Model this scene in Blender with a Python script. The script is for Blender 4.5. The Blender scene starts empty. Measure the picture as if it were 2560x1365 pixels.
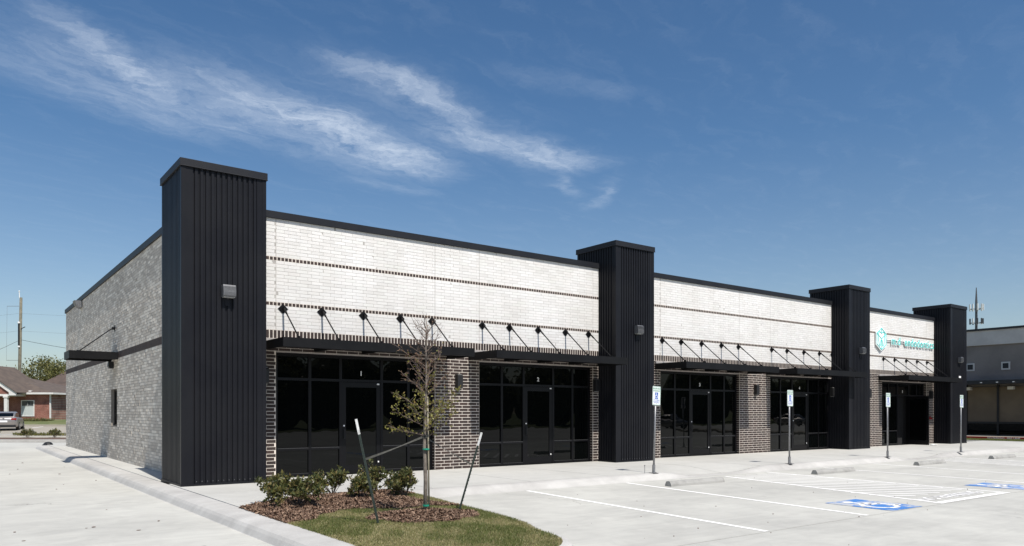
import bpy, math, random
import numpy as np
from mathutils import Vector, Matrix, Euler

R = math.radians
scene = bpy.context.scene
random.seed(7)
rng = np.random.default_rng(7)

# ------------------------------------------------------------------ camera, sky, sun, exposure
TH = R(53.142)                       # heading of the lens, measured from the shop front's long direction (+X)
cam_d = bpy.data.cameras.new('camera')
cam = bpy.data.objects.new('camera', cam_d)
scene.collection.objects.link(cam)
cam.location = (0, 0, 1.6)
cam.rotation_euler = (R(90), 0, TH - R(90))
cam_d.sensor_width = 36.0
cam_d.lens = 1889.2 / 2560 * 36
cam_d.shift_y = (1030.14 - 682.5) / 2560
cam_d.clip_start = 0.05
cam_d.clip_end = 3000
scene.camera = cam
scene.render.resolution_x = 1024
scene.render.resolution_y = 546

SUN_TRAVEL = Vector((0.045, 0.66, -1.0)).normalized()
to_sun = -SUN_TRAVEL
sun_el = math.asin(to_sun.z)
sun_az = math.atan2(to_sun.x, to_sun.y)
sd = bpy.data.lights.new('sun', 'SUN')
sd.energy = 4.6
sd.angle = R(0.53)
sd.color = (1.0, 0.95, 0.885)
sun = bpy.data.objects.new('sun', sd)
scene.collection.objects.link(sun)
sun.rotation_euler = SUN_TRAVEL.to_track_quat('-Z', 'Y').to_euler()
sun.location = (0, -20, 30)

scene.view_settings.view_transform = 'Standard'
scene.view_settings.look = 'None'
scene.view_settings.exposure = 0.29
scene.view_settings.gamma = 1
scene.view_settings.use_curve_mapping = False

world = bpy.data.worlds.new('World')
scene.world = world
world.use_nodes = True
wt = world.node_tree
wt.nodes.clear()


class NT:
    """tiny helper to write node maths"""
    def __init__(s, t):
        s.t = t

    def n(s, ty, **kw):
        nd = s.t.nodes.new(ty)
        for k, v in kw.items():
            setattr(nd, k, v)
        return nd

    def put(s, sock, v):
        if isinstance(v, bpy.types.NodeSocket):
            s.t.links.new(v, sock)
        else:
            sock.default_value = v

    def m(s, op, a, b=0.0, c=0.0, clamp=False):
        nd = s.n('ShaderNodeMath', operation=op, use_clamp=clamp)
        s.put(nd.inputs[0], a)
        s.put(nd.inputs[1], b)
        s.put(nd.inputs[2], c)
        return nd.outputs[0]

    def smooth(s, v, a, b):
        nd = s.n('ShaderNodeMapRange', interpolation_type='SMOOTHSTEP')
        s.put(nd.inputs[0], v)
        nd.inputs[1].default_value = a
        nd.inputs[2].default_value = b
        return nd.outputs[0]

    def lin(s, v, a, b, c=0.0, d=1.0):
        nd = s.n('ShaderNodeMapRange')
        s.put(nd.inputs[0], v)
        nd.inputs[1].default_value = a
        nd.inputs[2].default_value = b
        nd.inputs[3].default_value = c
        nd.inputs[4].default_value = d
        return nd.outputs[0]

    def noise(s, vec, scale, detail=4.0, rough=0.5, dist=0.0):
        nd = s.n('ShaderNodeTexNoise')
        if vec is not None:
            s.t.links.new(vec, nd.inputs['Vector'])
        nd.inputs['Scale'].default_value = scale
        nd.inputs['Detail'].default_value = detail
        nd.inputs['Roughness'].default_value = rough
        nd.inputs['Distortion'].default_value = dist
        return nd.outputs['Fac']

    def vec(s, x, y, z=0.0):
        nd = s.n('ShaderNodeCombineXYZ')
        s.put(nd.inputs[0], x)
        s.put(nd.inputs[1], y)
        s.put(nd.inputs[2], z)
        return nd.outputs[0]

    def mix(s, f, a, b):
        nd = s.n('ShaderNodeMix', data_type='RGBA')
        s.put(nd.inputs[0], f)
        for sock, v in ((nd.inputs[6], a), (nd.inputs[7], b)):
            if isinstance(v, bpy.types.NodeSocket):
                s.t.links.new(v, sock)
            else:
                sock.default_value = (v[0], v[1], v[2], 1)
        return nd.outputs[2]


W = NT(wt)
sky = W.n('ShaderNodeTexSky', sky_type='NISHITA')
sky.sun_disc = False
sky.sun_elevation = sun_el
sky.sun_rotation = sun_az
sky.altitude = 20
sky.air_density = 1.0
sky.dust_density = 0.9
sky.ozone_density = 2.2
gm = W.n('ShaderNodeHueSaturation')
gm.inputs['Value'].default_value = 0.88
wt.links.new(sky.outputs[0], gm.inputs['Color'])
# cirrus on a flat layer high above: q = where the view ray meets the layer
tc = W.n('ShaderNodeTexCoord')
sp = W.n('ShaderNodeSeparateXYZ')
wt.links.new(tc.outputs['Generated'], sp.inputs[0])
wt.links.new(W.lin(sp.outputs[2], 0.03, 0.33, 0.98, 1.22), gm.inputs['Saturation'])
zz = W.m('MAXIMUM', sp.outputs[2], 0.03)
qx = W.m('DIVIDE', sp.outputs[0], zz)
qy = W.m('DIVIDE', sp.outputs[1], zz)
w1 = W.noise(W.vec(qx, qy, 3.1), 2.6, 8, 0.66)
w2 = W.noise(W.vec(qx, qy, 8.7), 2.6, 8, 0.66)
ux = W.m('ADD', qx, W.m('MULTIPLY', W.m('SUBTRACT', w1, 0.5), 0.34))
uy = W.m('ADD', qy, W.m('MULTIPLY', W.m('SUBTRACT', w2, 0.5), 0.34))
# (start, end, half width, strength) of each streak on the layer
streaks = [((-0.2, 2.34), (1.75, 2.80), 0.20, 0.44), ((0.18, 2.12), (0.60, 2.56), 0.045, 0.55),
           ((0.50, 2.28), (1.76, 2.76), 0.11, 0.84), ((0.82, 1.98), (1.56, 2.16), 0.075, 0.74),
           ((1.30, 2.30), (2.16, 2.25), 0.105, 0.80), ((2.03, 2.40), (2.36, 2.66), 0.03, 0.32),
           ((2.30, 2.33), (2.56, 2.80), 0.035, 0.32), ((1.30, 1.78), (1.74, 1.71), 0.05, 0.16),
           ((0.05, 2.62), (0.95, 2.84), 0.14, 0.26), ((0.55, 2.06), (1.80, 2.36), 0.12, 0.14),
           ((1.35, 3.04), (1.85, 3.00), 0.06, 0.22)]
tot = None
for (a, b, hw, st) in streaks:
    dx, dy = b[0] - a[0], b[1] - a[1]
    L = math.hypot(dx, dy)
    dx, dy = dx / L, dy / L
    px_ = W.m('SUBTRACT', ux, a[0])
    py_ = W.m('SUBTRACT', uy, a[1])
    t_ = W.m('ADD', W.m('MULTIPLY', px_, dx), W.m('MULTIPLY', py_, dy))
    s_ = W.m('SUBTRACT', W.m('MULTIPLY', px_, dy), W.m('MULTIPLY', py_, dx))
    g = W.m('POWER', 2.718, W.m('MULTIPLY', W.m('MULTIPLY', s_, s_), -1.0 / (hw * hw)))
    e = W.m('MULTIPLY', W.smooth(t_, -0.12, 0.40 * L), W.smooth(t_, L * 1.06, L * 0.74))
    g = W.m('MULTIPLY', W.m('MULTIPLY', g, e), st)
    tot = g if tot is None else W.m('ADD', tot, g)
# fibrous texture drawn out along the wind
ca, sa = math.cos(0.28), math.sin(0.28)
rx = W.m('ADD', W.m('MULTIPLY', ux, ca), W.m('MULTIPLY', uy, sa))
ry = W.m('SUBTRACT', W.m('MULTIPLY', uy, ca), W.m('MULTIPLY', ux, sa))
f1 = W.noise(W.vec(W.m('MULTIPLY', rx, 2.2), W.m('MULTIPLY', ry, 7.0)), 1.6, 9, 0.62, 0.5)
f2 = W.noise(W.vec(rx, W.m('MULTIPLY', ry, 1.6), 5.0), 11.0, 9, 0.7, 1.0)
tex = W.m('ADD', W.m('MULTIPLY', W.lin(f1, 0.24, 0.74), 0.62), W.m('MULTIPLY', W.lin(f2, 0.3, 0.72), 0.55))
veil = W.m('MULTIPLY', W.smooth(f1, 0.45, 0.85), 0.07)
cl = W.m('ADD', W.m('MULTIPLY', tot, tex), veil)
cl = W.m('MULTIPLY', cl, W.smooth(sp.outputs[2], 0.02, 0.12))
cl = W.m('MINIMUM', W.m('MULTIPLY', cl, 0.74), 0.62)
cskyc = W.mix(cl, gm.outputs[0], (6.2, 6.9, 7.9))
bg = W.n('ShaderNodeBackground')
bg.inputs[1].default_value = 0.10
wt.links.new(cskyc, bg.inputs[0])
wo = W.n('ShaderNodeOutputWorld')
wt.links.new(bg.outputs[0], wo.inputs[0])


# ------------------------------------------------------------------ materials
def pmat(name, c1, rough=0.7, c2=None, scale=3.0, detail=4, spec=0.5, metal=0.0, bump=0.0, bscale=40.0,
         rand=None, stretch=None, c3=None, lo=0.35, hi=0.65):
    """principled material; c1/c2 mixed by world-space noise, rand = list of colours picked per piece"""
    m = bpy.data.materials.new(name)
    m.use_nodes = True
    t = m.node_tree
    N = NT(t)
    bs = t.nodes['Principled BSDF']
    bs.inputs['Roughness'].default_value = rough
    bs.inputs['Metallic'].default_value = metal
    bs.inputs['Specular IOR Level'].default_value = spec
    geo = N.n('ShaderNodeNewGeometry')
    pos = geo.outputs['Position']
    if stretch:
        mp = N.n('ShaderNodeMapping')
        mp.inputs['Scale'].default_value = stretch
        t.links.new(pos, mp.inputs[0])
        pos2 = mp.outputs[0]
    else:
        pos2 = pos
    col = None
    if rand:
        oi = N.n('ShaderNodeObjectInfo')
        r = N.m('FRACT', N.m('ADD', oi.outputs['Random'], geo.outputs['Random Per Island']))
        cr = N.n('ShaderNodeValToRGB')
        el = cr.color_ramp.elements
        for i, c in enumerate(rand):
            p = i / (len(rand) - 1)
            if i < 2:
                el[i].position = p if i == 0 else 1.0
            if i == 0:
                el[0].color = (*c, 1)
            elif i == len(rand) - 1:
                el[-1].position = 1.0
                el[-1].color = (*c, 1)
            else:
                e = el.new(p)
                e.color = (*c, 1)
        t.links.new(r, cr.inputs[0])
        col = cr.outputs[0]
        if c2:
            f = N.smooth(N.noise(pos2, scale, detail, 0.55), lo, hi)
            mm = N.n('ShaderNodeMix', data_type='RGBA', blend_type='MULTIPLY')
            t.links.new(f, mm.inputs[0])
            t.links.new(col, mm.inputs[6])
            mm.inputs[7].default_value = (*c2, 1)
            col = mm.outputs[2]
    elif c2:
        f = N.smooth(N.noise(pos2, scale, detail, 0.6), lo, hi)
        col = N.mix(f, c1, c2)
        if c3:
            f3 = N.smooth(N.noise(pos, scale * 9, 3, 0.6), 0.58, 0.8)
            col = N.mix(f3, col, c3)
    if col is not None:
        t.links.new(col, bs.inputs['Base Color'])
    else:
        bs.inputs['Base Color'].default_value = (*c1, 1)
    if bump:
        bp = N.n('ShaderNodeBump')
        bp.inputs['Strength'].default_value = bump
        bp.inputs['Distance'].default_value = 0.01
        t.links.new(N.noise(pos, bscale, 5, 0.6), bp.inputs['Height'])
        t.links.new(bp.outputs[0], bs.inputs['Normal'])
    m['n'] = 1
    return m


def concrete(name, a, b, crack=0.0):
    m = bpy.data.materials.new(name)
    m.use_nodes = True
    t = m.node_tree
    N = NT(t)
    bs = t.nodes['Principled BSDF']
    bs.inputs['Roughness'].default_value = 0.85
    bs.inputs['Specular IOR Level'].default_value = 0.3
    geo = N.n('ShaderNodeNewGeometry')
    pos = geo.outputs['Position']
    big = N.noise(pos, 0.22, 5, 0.6, 0.4)
    mid = N.noise(pos, 1.7, 6, 0.65, 0.6)
    fine = N.noise(pos, 60, 3, 0.6)
    mp = N.n('ShaderNodeMapping')
    mp.inputs['Scale'].default_value = (0.35, 3.2, 1)
    mp.inputs['Rotation'].default_value = (0, 0, 0.06)
    t.links.new(pos, mp.inputs[0])
    stk = N.noise(mp.outputs[0], 1.5, 6, 0.6, 0.8)
    f = N.m('ADD', N.m('MULTIPLY', N.lin(big, .35, .65), .55), N.m('MULTIPLY', N.lin(mid, .35, .65), .40))
    f = N.m('ADD', f, N.m('MULTIPLY', N.lin(stk, .35, .7), .25), clamp=True)
    col = N.mix(f, a, b)
    vo = N.n('ShaderNodeTexVoronoi', feature='DISTANCE_TO_EDGE')
    vo.inputs['Scale'].default_value = 0.16
    dmix = N.n('ShaderNodeMix', data_type='VECTOR')
    dmix.inputs[0].default_value = 0.12
    wn_ = N.n('ShaderNodeTexNoise')
    wn_.inputs['Scale'].default_value = 1.1
    wn_.inputs['Detail'].default_value = 6
    t.links.new(pos, wn_.inputs['Vector'])
    vadd = N.n('ShaderNodeVectorMath', operation='MULTIPLY_ADD')
    t.links.new(wn_.outputs['Color'], vadd.inputs[0])
    vadd.inputs[1].default_value = (1.6, 1.6, 0)
    t.links.new(pos, vadd.inputs[2])
    t.links.new(vadd.outputs[0], vo.inputs['Vector'])
    ck = N.m('MULTIPLY', N.smooth(vo.outputs['Distance'], 0.0032, 0.0008), N.smooth(N.noise(pos, 0.35, 3, 0.5), 0.50, 0.60))
    col = N.mix(N.m('MULTIPLY', ck, crack), col, (0.16, 0.15, 0.13))
    # drifted dust and faint tyre scuffs drawn out along the drive direction
    mp2 = N.n('ShaderNodeMapping')
    mp2.inputs['Scale'].default_value = (0.5, 5.0, 1)
    mp2.inputs['Rotation'].default_value = (0, 0, 0.55)
    t.links.new(vadd.outputs[0], mp2.inputs[0])
    sc_ = N.smooth(N.noise(mp2.outputs[0], 1.1, 4, 0.55, 0.6), 0.60, 0.72)
    sc_ = N.m('MULTIPLY', sc_, N.smooth(N.noise(pos, 0.13, 2, 0.5), 0.48, 0.62))
    col = N.mix(N.m('MULTIPLY', sc_, 0.16), col, (0.24, 0.235, 0.225))
    spots = N.smooth(N.noise(pos, 9.0, 2, 0.5), 0.72, 0.80)
    col = N.mix(N.m('MULTIPLY', spots, 0.12), col, (0.16, 0.15, 0.13))
    stains = N.smooth(N.noise(mp.outputs[0], 0.9, 5, 0.7, 1.6), 0.62, 0.74)
    col = N.mix(N.m('MULTIPLY', stains, 0.22), col, (0.30, 0.28, 0.235))
    col = N.mix(N.m('MULTIPLY', N.lin(fine, .3, .7), 0.10), col, (0.22, 0.215, 0.2))
    t.links.new(col, bs.inputs['Base Color'])
    bp = N.n('ShaderNodeBump')
    bp.inputs['Strength'].default_value = 0.35
    bp.inputs['Distance'].default_value = 0.01
    t.links.new(N.m('ADD', fine, N.m('MULTIPLY', mid, 0.6)), bp.inputs['Height'])
    t.links.new(bp.outputs[0], bs.inputs['Normal'])
    return m


M = {}
M['lot'] = concrete('lot_concrete', (0.56, 0.555, 0.505), (0.395, 0.39, 0.36), 0.5)
M['walk'] = concrete('walk_concrete', (0.53, 0.525, 0.49), (0.43, 0.425, 0.395))
M['curb'] = concrete('curb_concrete', (0.55, 0.54, 0.51), (0.37, 0.36, 0.34))
M['joint'] = pmat('joint_dirt', (0.045, 0.043, 0.04), 0.9)
M['stop'] = pmat('precast_concrete', (0.34, 0.335, 0.315), 0.85, (0.23, 0.225, 0.21), 3.5, 6, bump=0.4, bscale=60, lo=.4, hi=.75)
M['paint'] = pmat('white_paint', (0.90, 0.89, 0.86), 0.7, (0.72, 0.715, 0.69), 7.0, 6, bump=0.1, lo=.6, hi=.75)
M['white_brick'] = pmat('white_brick', (0.8,) * 3, 0.75, (0.93, 0.925, 0.91), 0.9, 4, bump=0.35, bscale=70,
                        rand=[(0.70, 0.68, 0.655), (0.74, 0.725, 0.70), (0.66, 0.645, 0.62), (0.73, 0.72, 0.70), (0.70, 0.695, 0.66)])
M['white_mortar'] = pmat('white_mortar', (0.36, 0.34, 0.315), 0.9, (0.46, 0.44, 0.41), 5, bump=0.2)
M['brown_brick'] = pmat('brown_brick', (0.05,) * 3, 0.75, (0.8, 0.8, 0.8), 4, 4, bump=0.6, bscale=60,
                        rand=[(0.036, 0.022, 0.018), (0.052, 0.031, 0.025), (0.024, 0.017, 0.015), (0.044, 0.027, 0.022), (0.038, 0.026, 0.022)])
M['pale_mortar'] = pmat('pale_mortar', (0.76, 0.69, 0.61), 0.9, (0.66, 0.60, 0.53), 4, bump=0.15)
M['grey_brick'] = pmat('grey_brick', (0.3,) * 3, 0.72, (0.93, 0.925, 0.92), 0.5, 4, bump=0.6, bscale=55,
                       rand=[(0.50, 0.45, 0.385), (0.76, 0.70, 0.605), (0.46, 0.41, 0.35), (0.55, 0.495, 0.42), (0.80, 0.74, 0.64),
                             (0.45, 0.405, 0.345), (0.52, 0.465, 0.395), (0.74, 0.685, 0.59)])
M['grey_mortar'] = pmat('grey_mortar', (0.28, 0.255, 0.22), 0.9, (0.23, 0.21, 0.185), 3, bump=0.3)
M['metal'] = pmat('charcoal_panel', (0.010, 0.0105, 0.0135), 0.42, (0.0135, 0.014, 0.0165), 0.8, 4, spec=0.14, bump=0.25, bscale=2.2)
M['coping'] = pmat('black_coping', (0.012, 0.013, 0.017), 0.5, (0.016, 0.017, 0.02), 1.3, 4, spec=0.25)
M['canopy'] = pmat('canopy_steel', (0.0055, 0.0055, 0.006), 0.5, (0.008, 0.008, 0.0085), 2, 4, spec=0.18)
M['frame'] = pmat('storefront_metal', (0.005, 0.005, 0.006), 0.35, spec=0.22)
M['highlight'] = pmat('highlight_strip', (0.05, 0.05, 0.052), 0.3, spec=0.5)  # paler than the frame metal: a lit highlight put into the colour
M['steel'] = pmat('galvanised_steel', (0.30, 0.30, 0.30), 0.45, (0.22, 0.22, 0.225), 20, 4, metal=0.6)
M['lintel'] = pmat('lintel_steel', (0.34, 0.32, 0.31), 0.6, (0.42, 0.38, 0.35), 3)
M['fixture'] = pmat('grey_fixture', (0.16, 0.165, 0.17), 0.45, (0.12, 0.12, 0.125), 25, 4, metal=0.3)
M['black'] = pmat('black_fixture', (0.012, 0.012, 0.013), 0.5)
M['lens'] = pmat('lamp_lens', (0.5, 0.5, 0.48), 0.3)
M['white'] = pmat('white_enamel', (0.78, 0.78, 0.77), 0.4)
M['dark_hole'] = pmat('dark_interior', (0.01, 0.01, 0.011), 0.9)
M['roof'] = pmat('roof_membrane', (0.45, 0.45, 0.44), 0.8)
M['turquoise'] = pmat('turquoise_acrylic', (0.02, 0.62, 0.56), 0.4)
M['sign_back'] = pmat('sign_white_acrylic', (0.84, 0.90, 0.89), 0.5)
M['blue'] = pmat('traffic_blue', (0.02, 0.09, 0.42), 0.5)
M['green_print'] = pmat('green_print', (0.01, 0.22, 0.08), 0.5)
M['sign_white'] = pmat('sign_white', (0.74, 0.77, 0.77), 0.35)
M['red'] = pmat('red_enamel', (0.30, 0.012, 0.015), 0.4)


def glass(name, col=(0.002, 0.0025, 0.0025), rough=0.012, ior=1.5, spec=0.22):
    m = bpy.data.materials.new(name)
    m.use_nodes = True
    t = m.node_tree
    N = NT(t)
    b = t.nodes['Principled BSDF']
    b.inputs['Base Color'].default_value = (*col, 1)
    b.inputs['Roughness'].default_value = rough
    b.inputs['IOR'].default_value = ior
    b.inputs['Specular IOR Level'].default_value = spec
    geo = N.n('ShaderNodeNewGeometry')
    bp = N.n('ShaderNodeBump')
    bp.inputs['Strength'].default_value = 0.10
    bp.inputs['Distance'].default_value = 0.02
    t.links.new(N.noise(geo.outputs['Position'], 1.3, 2, 0.5), bp.inputs['Height'])
    t.links.new(bp.outputs[0], b.inputs['Normal'])
    return m


M['glass'] = glass('dark_tinted_glass')
M['house_glass'] = glass('house_glass', (0.05, 0.06, 0.065), 0.05, spec=0.5)


def worn_blue():
    m = bpy.data.materials.new('worn_blue_paint')
    m.use_nodes = True
    t = m.node_tree
    N = NT(t)
    b = t.nodes['Principled BSDF']
    b.inputs['Roughness'].default_value = 0.7
    geo = N.n('ShaderNodeNewGeometry')
    f = N.smooth(N.noise(geo.outputs['Position'], 2.6, 8, 0.72), 0.46, 0.55)
    t.links.new(N.mix(f, (0.05, 0.19, 0.50), (0.44, 0.455, 0.47)), b.inputs['Base Color'])
    return m


def worn_white():
    m = bpy.data.materials.new('worn_white_paint')
    m.use_nodes = True
    t = m.node_tree
    N = NT(t)
    b = t.nodes['Principled BSDF']
    b.inputs['Roughness'].default_value = 0.7
    geo = N.n('ShaderNodeNewGeometry')
    f = N.smooth(N.noise(geo.outputs['Position'], 5, 8, 0.75), 0.50, 0.60)
    t.links.new(N.mix(f, (0.88, 0.87, 0.85), (0.50, 0.495, 0.47)), b.inputs['Base Color'])
    return m


M['worn_blue'] = worn_blue()
M['worn_white'] = worn_white()


def leafmat(name, cols, trans=0.25, rough=0.5):
    m = pmat(name, cols[0], rough, rand=cols, spec=0.35)
    t = m.node_tree
    b = t.nodes['Principled BSDF']
    tr = t.nodes.new('ShaderNodeBsdfTranslucent')
    mx = t.nodes.new('ShaderNodeMixShader')
    mx.inputs[0].default_value = trans
    lk = b.inputs['Base Color'].links[0].from_socket
    t.links.new(lk, tr.inputs[0])
    t.links.new(b.outputs[0], mx.inputs[1])
    t.links.new(tr.outputs[0], mx.inputs[2])
    t.links.new(mx.outputs[0], t.nodes['Material Output'].inputs[0])
    return m


M['shrub_leaf'] = leafmat('shrub_leaf', [(0.05, 0.068, 0.024), (0.11, 0.12, 0.034), (0.030, 0.045, 0.02), (0.20, 0.17, 0.05), (0.065, 0.085, 0.03), (0.22, 0.16, 0.06)])
M['tree_leaf'] = leafmat('young_tree_leaf', [(0.26, 0.24, 0.05), (0.13, 0.14, 0.035), (0.34, 0.31, 0.08), (0.18, 0.18, 0.045), (0.28, 0.18, 0.06)], 0.35)
M['bud'] = leafmat('reddish_bud', [(0.22, 0.10, 0.06), (0.28, 0.17, 0.10), (0.16, 0.08, 0.05), (0.30, 0.22, 0.12)], 0.2)
M['oak_leaf'] = leafmat('oak_leaf', [(0.10, 0.11, 0.03), (0.19, 0.18, 0.055), (0.07, 0.08, 0.024), (0.13, 0.135, 0.04), (0.24, 0.21, 0.09)], 0.3)
M['grass'] = leafmat('turf_blade', [(0.11, 0.14, 0.035), (0.34, 0.28, 0.14), (0.15, 0.18, 0.045), (0.46, 0.39, 0.22), (0.22, 0.21, 0.08)], 0.25)
M['green_grass'] = leafmat('green_turf_blade', [(0.085, 0.125, 0.028), (0.13, 0.165, 0.04), (0.12, 0.135, 0.04), (0.30, 0.27, 0.12)], 0.3)
M['lawn'] = pmat('lawn_far', (0.075, 0.11, 0.028), 0.95, (0.15, 0.15, 0.06), 1.1, 6, bump=1.0, bscale=12)
M['turf_soil'] = pmat('turf_soil', (0.19, 0.165, 0.09), 0.95, (0.12, 0.12, 0.05), 2.5, 6, bump=0.8, bscale=30)
M['mulch_soil'] = pmat('mulch_soil', (0.075, 0.044, 0.028), 0.95, (0.13, 0.085, 0.06), 14, 6, bump=1.0, bscale=35)
M['mulch'] = pmat('mulch_chip', (0.1,) * 3, 0.85, rand=[(0.095, 0.050, 0.030), (0.19, 0.115, 0.072), (0.055, 0.032, 0.021), (0.33, 0.225, 0.155), (0.13, 0.075, 0.047), (0.10, 0.058, 0.037)])
M['bark'] = pmat('pale_bark', (0.22, 0.19, 0.155), 0.85, (0.13, 0.11, 0.09), 14, 5, bump=0.6, bscale=50)
M['twig'] = pmat('twig_bark', (0.17, 0.125, 0.10), 0.85, (0.11, 0.085, 0.07), 20, 4)
M['bamboo'] = pmat('stake_cane', (0.36, 0.33, 0.24), 0.7, (0.26, 0.23, 0.16), 6, 4)
M['tie_green'] = pmat('tie_tape', (0.01, 0.25, 0.16), 0.5)
M['post_green'] = pmat('post_green', (0.016, 0.028, 0.022), 0.5, (0.03, 0.04, 0.033), 25, 4)
M['post_white'] = pmat('post_white_tip', (0.66, 0.67, 0.66), 0.5, (0.4, 0.4, 0.38), 18, 4, lo=.5, hi=.7)
M['strap'] = pmat('strap_webbing', (0.045, 0.045, 0.038), 0.8, (0.07, 0.068, 0.058), 30)


# ------------------------------------------------------------------ mesh building
COL = scene.collection


class MB:
    def __init__(s):
        s.v = []
        s.f = []

    def quad(s, *p):
        i = len(s.v)
        s.v += [tuple(q) for q in p]
        s.f.append(tuple(range(i, i + len(p))))
        return s

    def box(s, x0, x1, y0, y1, z0, z1):
        i = len(s.v)
        s.v += [(x0, y0, z0), (x1, y0, z0), (x1, y1, z0), (x0, y1, z0), (x0, y0, z1), (x1, y0, z1), (x1, y1, z1), (x0, y1, z1)]
        s.f += [tuple(i + k for k in q) for q in ((0, 3, 2, 1), (4, 5, 6, 7), (0, 1, 5, 4), (1, 2, 6, 5), (2, 3, 7, 6), (3, 0, 4, 7))]
        return s

    def prism(s, poly, axis, a, b):
        """poly: list of 2D points; axis 'x': poly=(y,z); 'y': (x,z); 'z': (x,y)"""
        def P(p, t):
            return {'x': (t, p[0], p[1]), 'y': (p[0], t, p[1]), 'z': (p[0], p[1], t)}[axis]
        i = len(s.v)
        n = len(poly)
        s.v += [P(p, a) for p in poly] + [P(p, b) for p in poly]
        s.f.append(tuple(i + k for k in range(n)))
        s.f.append(tuple(i + n + k for k in reversed(range(n))))
        for k in range(n):
            k2 = (k + 1) % n
            s.f.append((i + k, i + n + k, i + n + k2, i + k2))
        return s

    def tube(s, pts, radii, seg=8, cap=True):
        pts = [Vector(p) for p in pts]
        if not isinstance(radii, (list, tuple)):
            radii = [radii] * len(pts)
        rings = []
        for k, p in enumerate(pts):
            d = (pts[min(k + 1, len(pts) - 1)] - pts[max(k - 1, 0)])
            if d.length < 1e-9:
                d = Vector((0, 0, 1))
            d.normalize()
            up = Vector((0, 0, 1)) if abs(d.z) < 0.95 else Vector((1, 0, 0))
            a = d.cross(up).normalized()
            b = d.cross(a).normalized()
            i = len(s.v)
            for j in range(seg):
                t = 2 * math.pi * j / seg
                s.v.append(tuple(p + (a * math.cos(t) + b * math.sin(t)) * radii[k]))
            rings.append(i)
        for k in range(len(rings) - 1):
            for j in range(seg):
                j2 = (j + 1) % seg
                s.f.append((rings[k] + j, rings[k] + j2, rings[k + 1] + j2, rings[k + 1] + j))
        if cap:
            s.f.append(tuple(rings[0] + j for j in reversed(range(seg))))
            s.f.append(tuple(rings[-1] + j for j in range(seg)))
        return s

    def ball(s, c, r, seg=10, rings=6):
        i = len(s.v)
        rr = r if isinstance(r, (tuple, list)) else (r, r, r)
        s.v.append((c[0], c[1], c[2] - rr[2]))
        for a in range(1, rings):
            ph = math.pi * a / rings - math.pi / 2
            for b in range(seg):
                t = 2 * math.pi * b / seg
                s.v.append((c[0] + rr[0] * math.cos(ph) * math.cos(t), c[1] + rr[1] * math.cos(ph) * math.sin(t), c[2] + rr[2] * math.sin(ph)))
        s.v.append((c[0], c[1], c[2] + rr[2]))
        top = len(s.v) - 1
        for b in range(seg):
            s.f.append((i, i + 1 + (b + 1) % seg, i + 1 + b))
            s.f.append((top, top - seg + b, top - seg + (b + 1) % seg))
        for a in range(rings - 2):
            for b in range(seg):
                b2 = (b + 1) % seg
                s.f.append((i + 1 + a * seg + b, i + 1 + a * seg + b2, i + 1 + (a + 1) * seg + b2, i + 1 + (a + 1) * seg + b))
        return s

    def mesh(s, name, mat, smooth=False):
        me = bpy.data.meshes.new(name)
        me.from_pydata(s.v, [], s.f)
        me.update()
        if mat:
            me.materials.append(mat)
        if smooth:
            me.polygons.foreach_set('use_smooth', [True] * len(me.polygons))
        return me

    def build(s, name, mat, parent=None, loc=None, smooth=False, bevel=0.0):
        return link(name, s.mesh(name, mat, smooth), parent, loc, bevel)


def link(name, me, parent=None, loc=None, bevel=0.0):
    o = bpy.data.objects.new(name, me)
    COL.objects.link(o)
    if parent is not None:
        o.parent = parent
    if loc is not None:
        o.location = loc
    if bevel:
        b = o.modifiers.new('bevel', 'BEVEL')
        b.width = bevel
        b.segments = 2
        b.limit_method = 'ANGLE'
    return o


def tag(o, label=None, cat=None, group=None, kind=None):
    if label:
        o['label'] = label
    if cat:
        o['category'] = cat
    if group:
        o['group'] = group
    if kind:
        o['kind'] = kind
    return o


def thing(name, loc, label, cat, group=None, rz=0.0):
    o = bpy.data.objects.new(name, None)
    COL.objects.link(o)
    o.location = loc
    o.rotation_euler = (0, 0, rz)
    o.empty_display_size = 0.3
    return tag(o, label, cat, group)


def copy_tree(o, loc=None, rz=None, label=None):
    c = o.copy()
    COL.objects.link(c)
    if loc is not None:
        c.location = loc
    if rz is not None:
        c.rotation_euler = (0, 0, rz)
    if label:
        c['label'] = label

    def rec(src, dst):
        for ch in list(src.children):
            d = ch.copy()
            COL.objects.link(d)
            d.parent = dst
            rec(ch, d)
    rec(o, c)
    return c


def soup(name, verts, faces_n, mat, parent=None, loc=None):
    """verts (n*k,3) numpy of separate faces with k corners"""
    me = bpy.data.meshes.new(name)
    n = len(verts)
    k = faces_n
    me.vertices.add(n)
    me.vertices.foreach_set('co', verts.astype(np.float32).ravel())
    me.loops.add(n)
    me.loops.foreach_set('vertex_index', np.arange(n, dtype=np.int32))
    me.polygons.add(n // k)
    me.polygons.foreach_set('loop_start', np.arange(0, n, k, dtype=np.int32))
    me.polygons.foreach_set('loop_total', np.full(n // k, k, dtype=np.int32))
    me.update()
    me.validate()
    me.materials.append(mat)
    o = link(name, me, parent, loc)
    o['kind'] = 'stuff'
    return o


def leaves(centers, length, width, up=0.3, seed=1):
    """rhombic leaves with a fold"""
    r = np.random.default_rng(seed)
    n = len(centers)
    d = r.normal(size=(n, 3))
    d[:, 2] += up
    d /= np.linalg.norm(d, axis=1)[:, None]
    e = np.cross(d, r.normal(size=(n, 3)))
    e /= np.linalg.norm(e, axis=1)[:, None]
    L = length * r.uniform(.65, 1.25, (n, 1))
    Wd = width * r.uniform(.7, 1.2, (n, 1))
    c = np.asarray(centers)
    v = np.stack([c, c + d * L * .5 + e * Wd * .5, c + d * L, c + d * L * .5 - e * Wd * .5], axis=1)
    return v.reshape(-1, 3)


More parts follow.
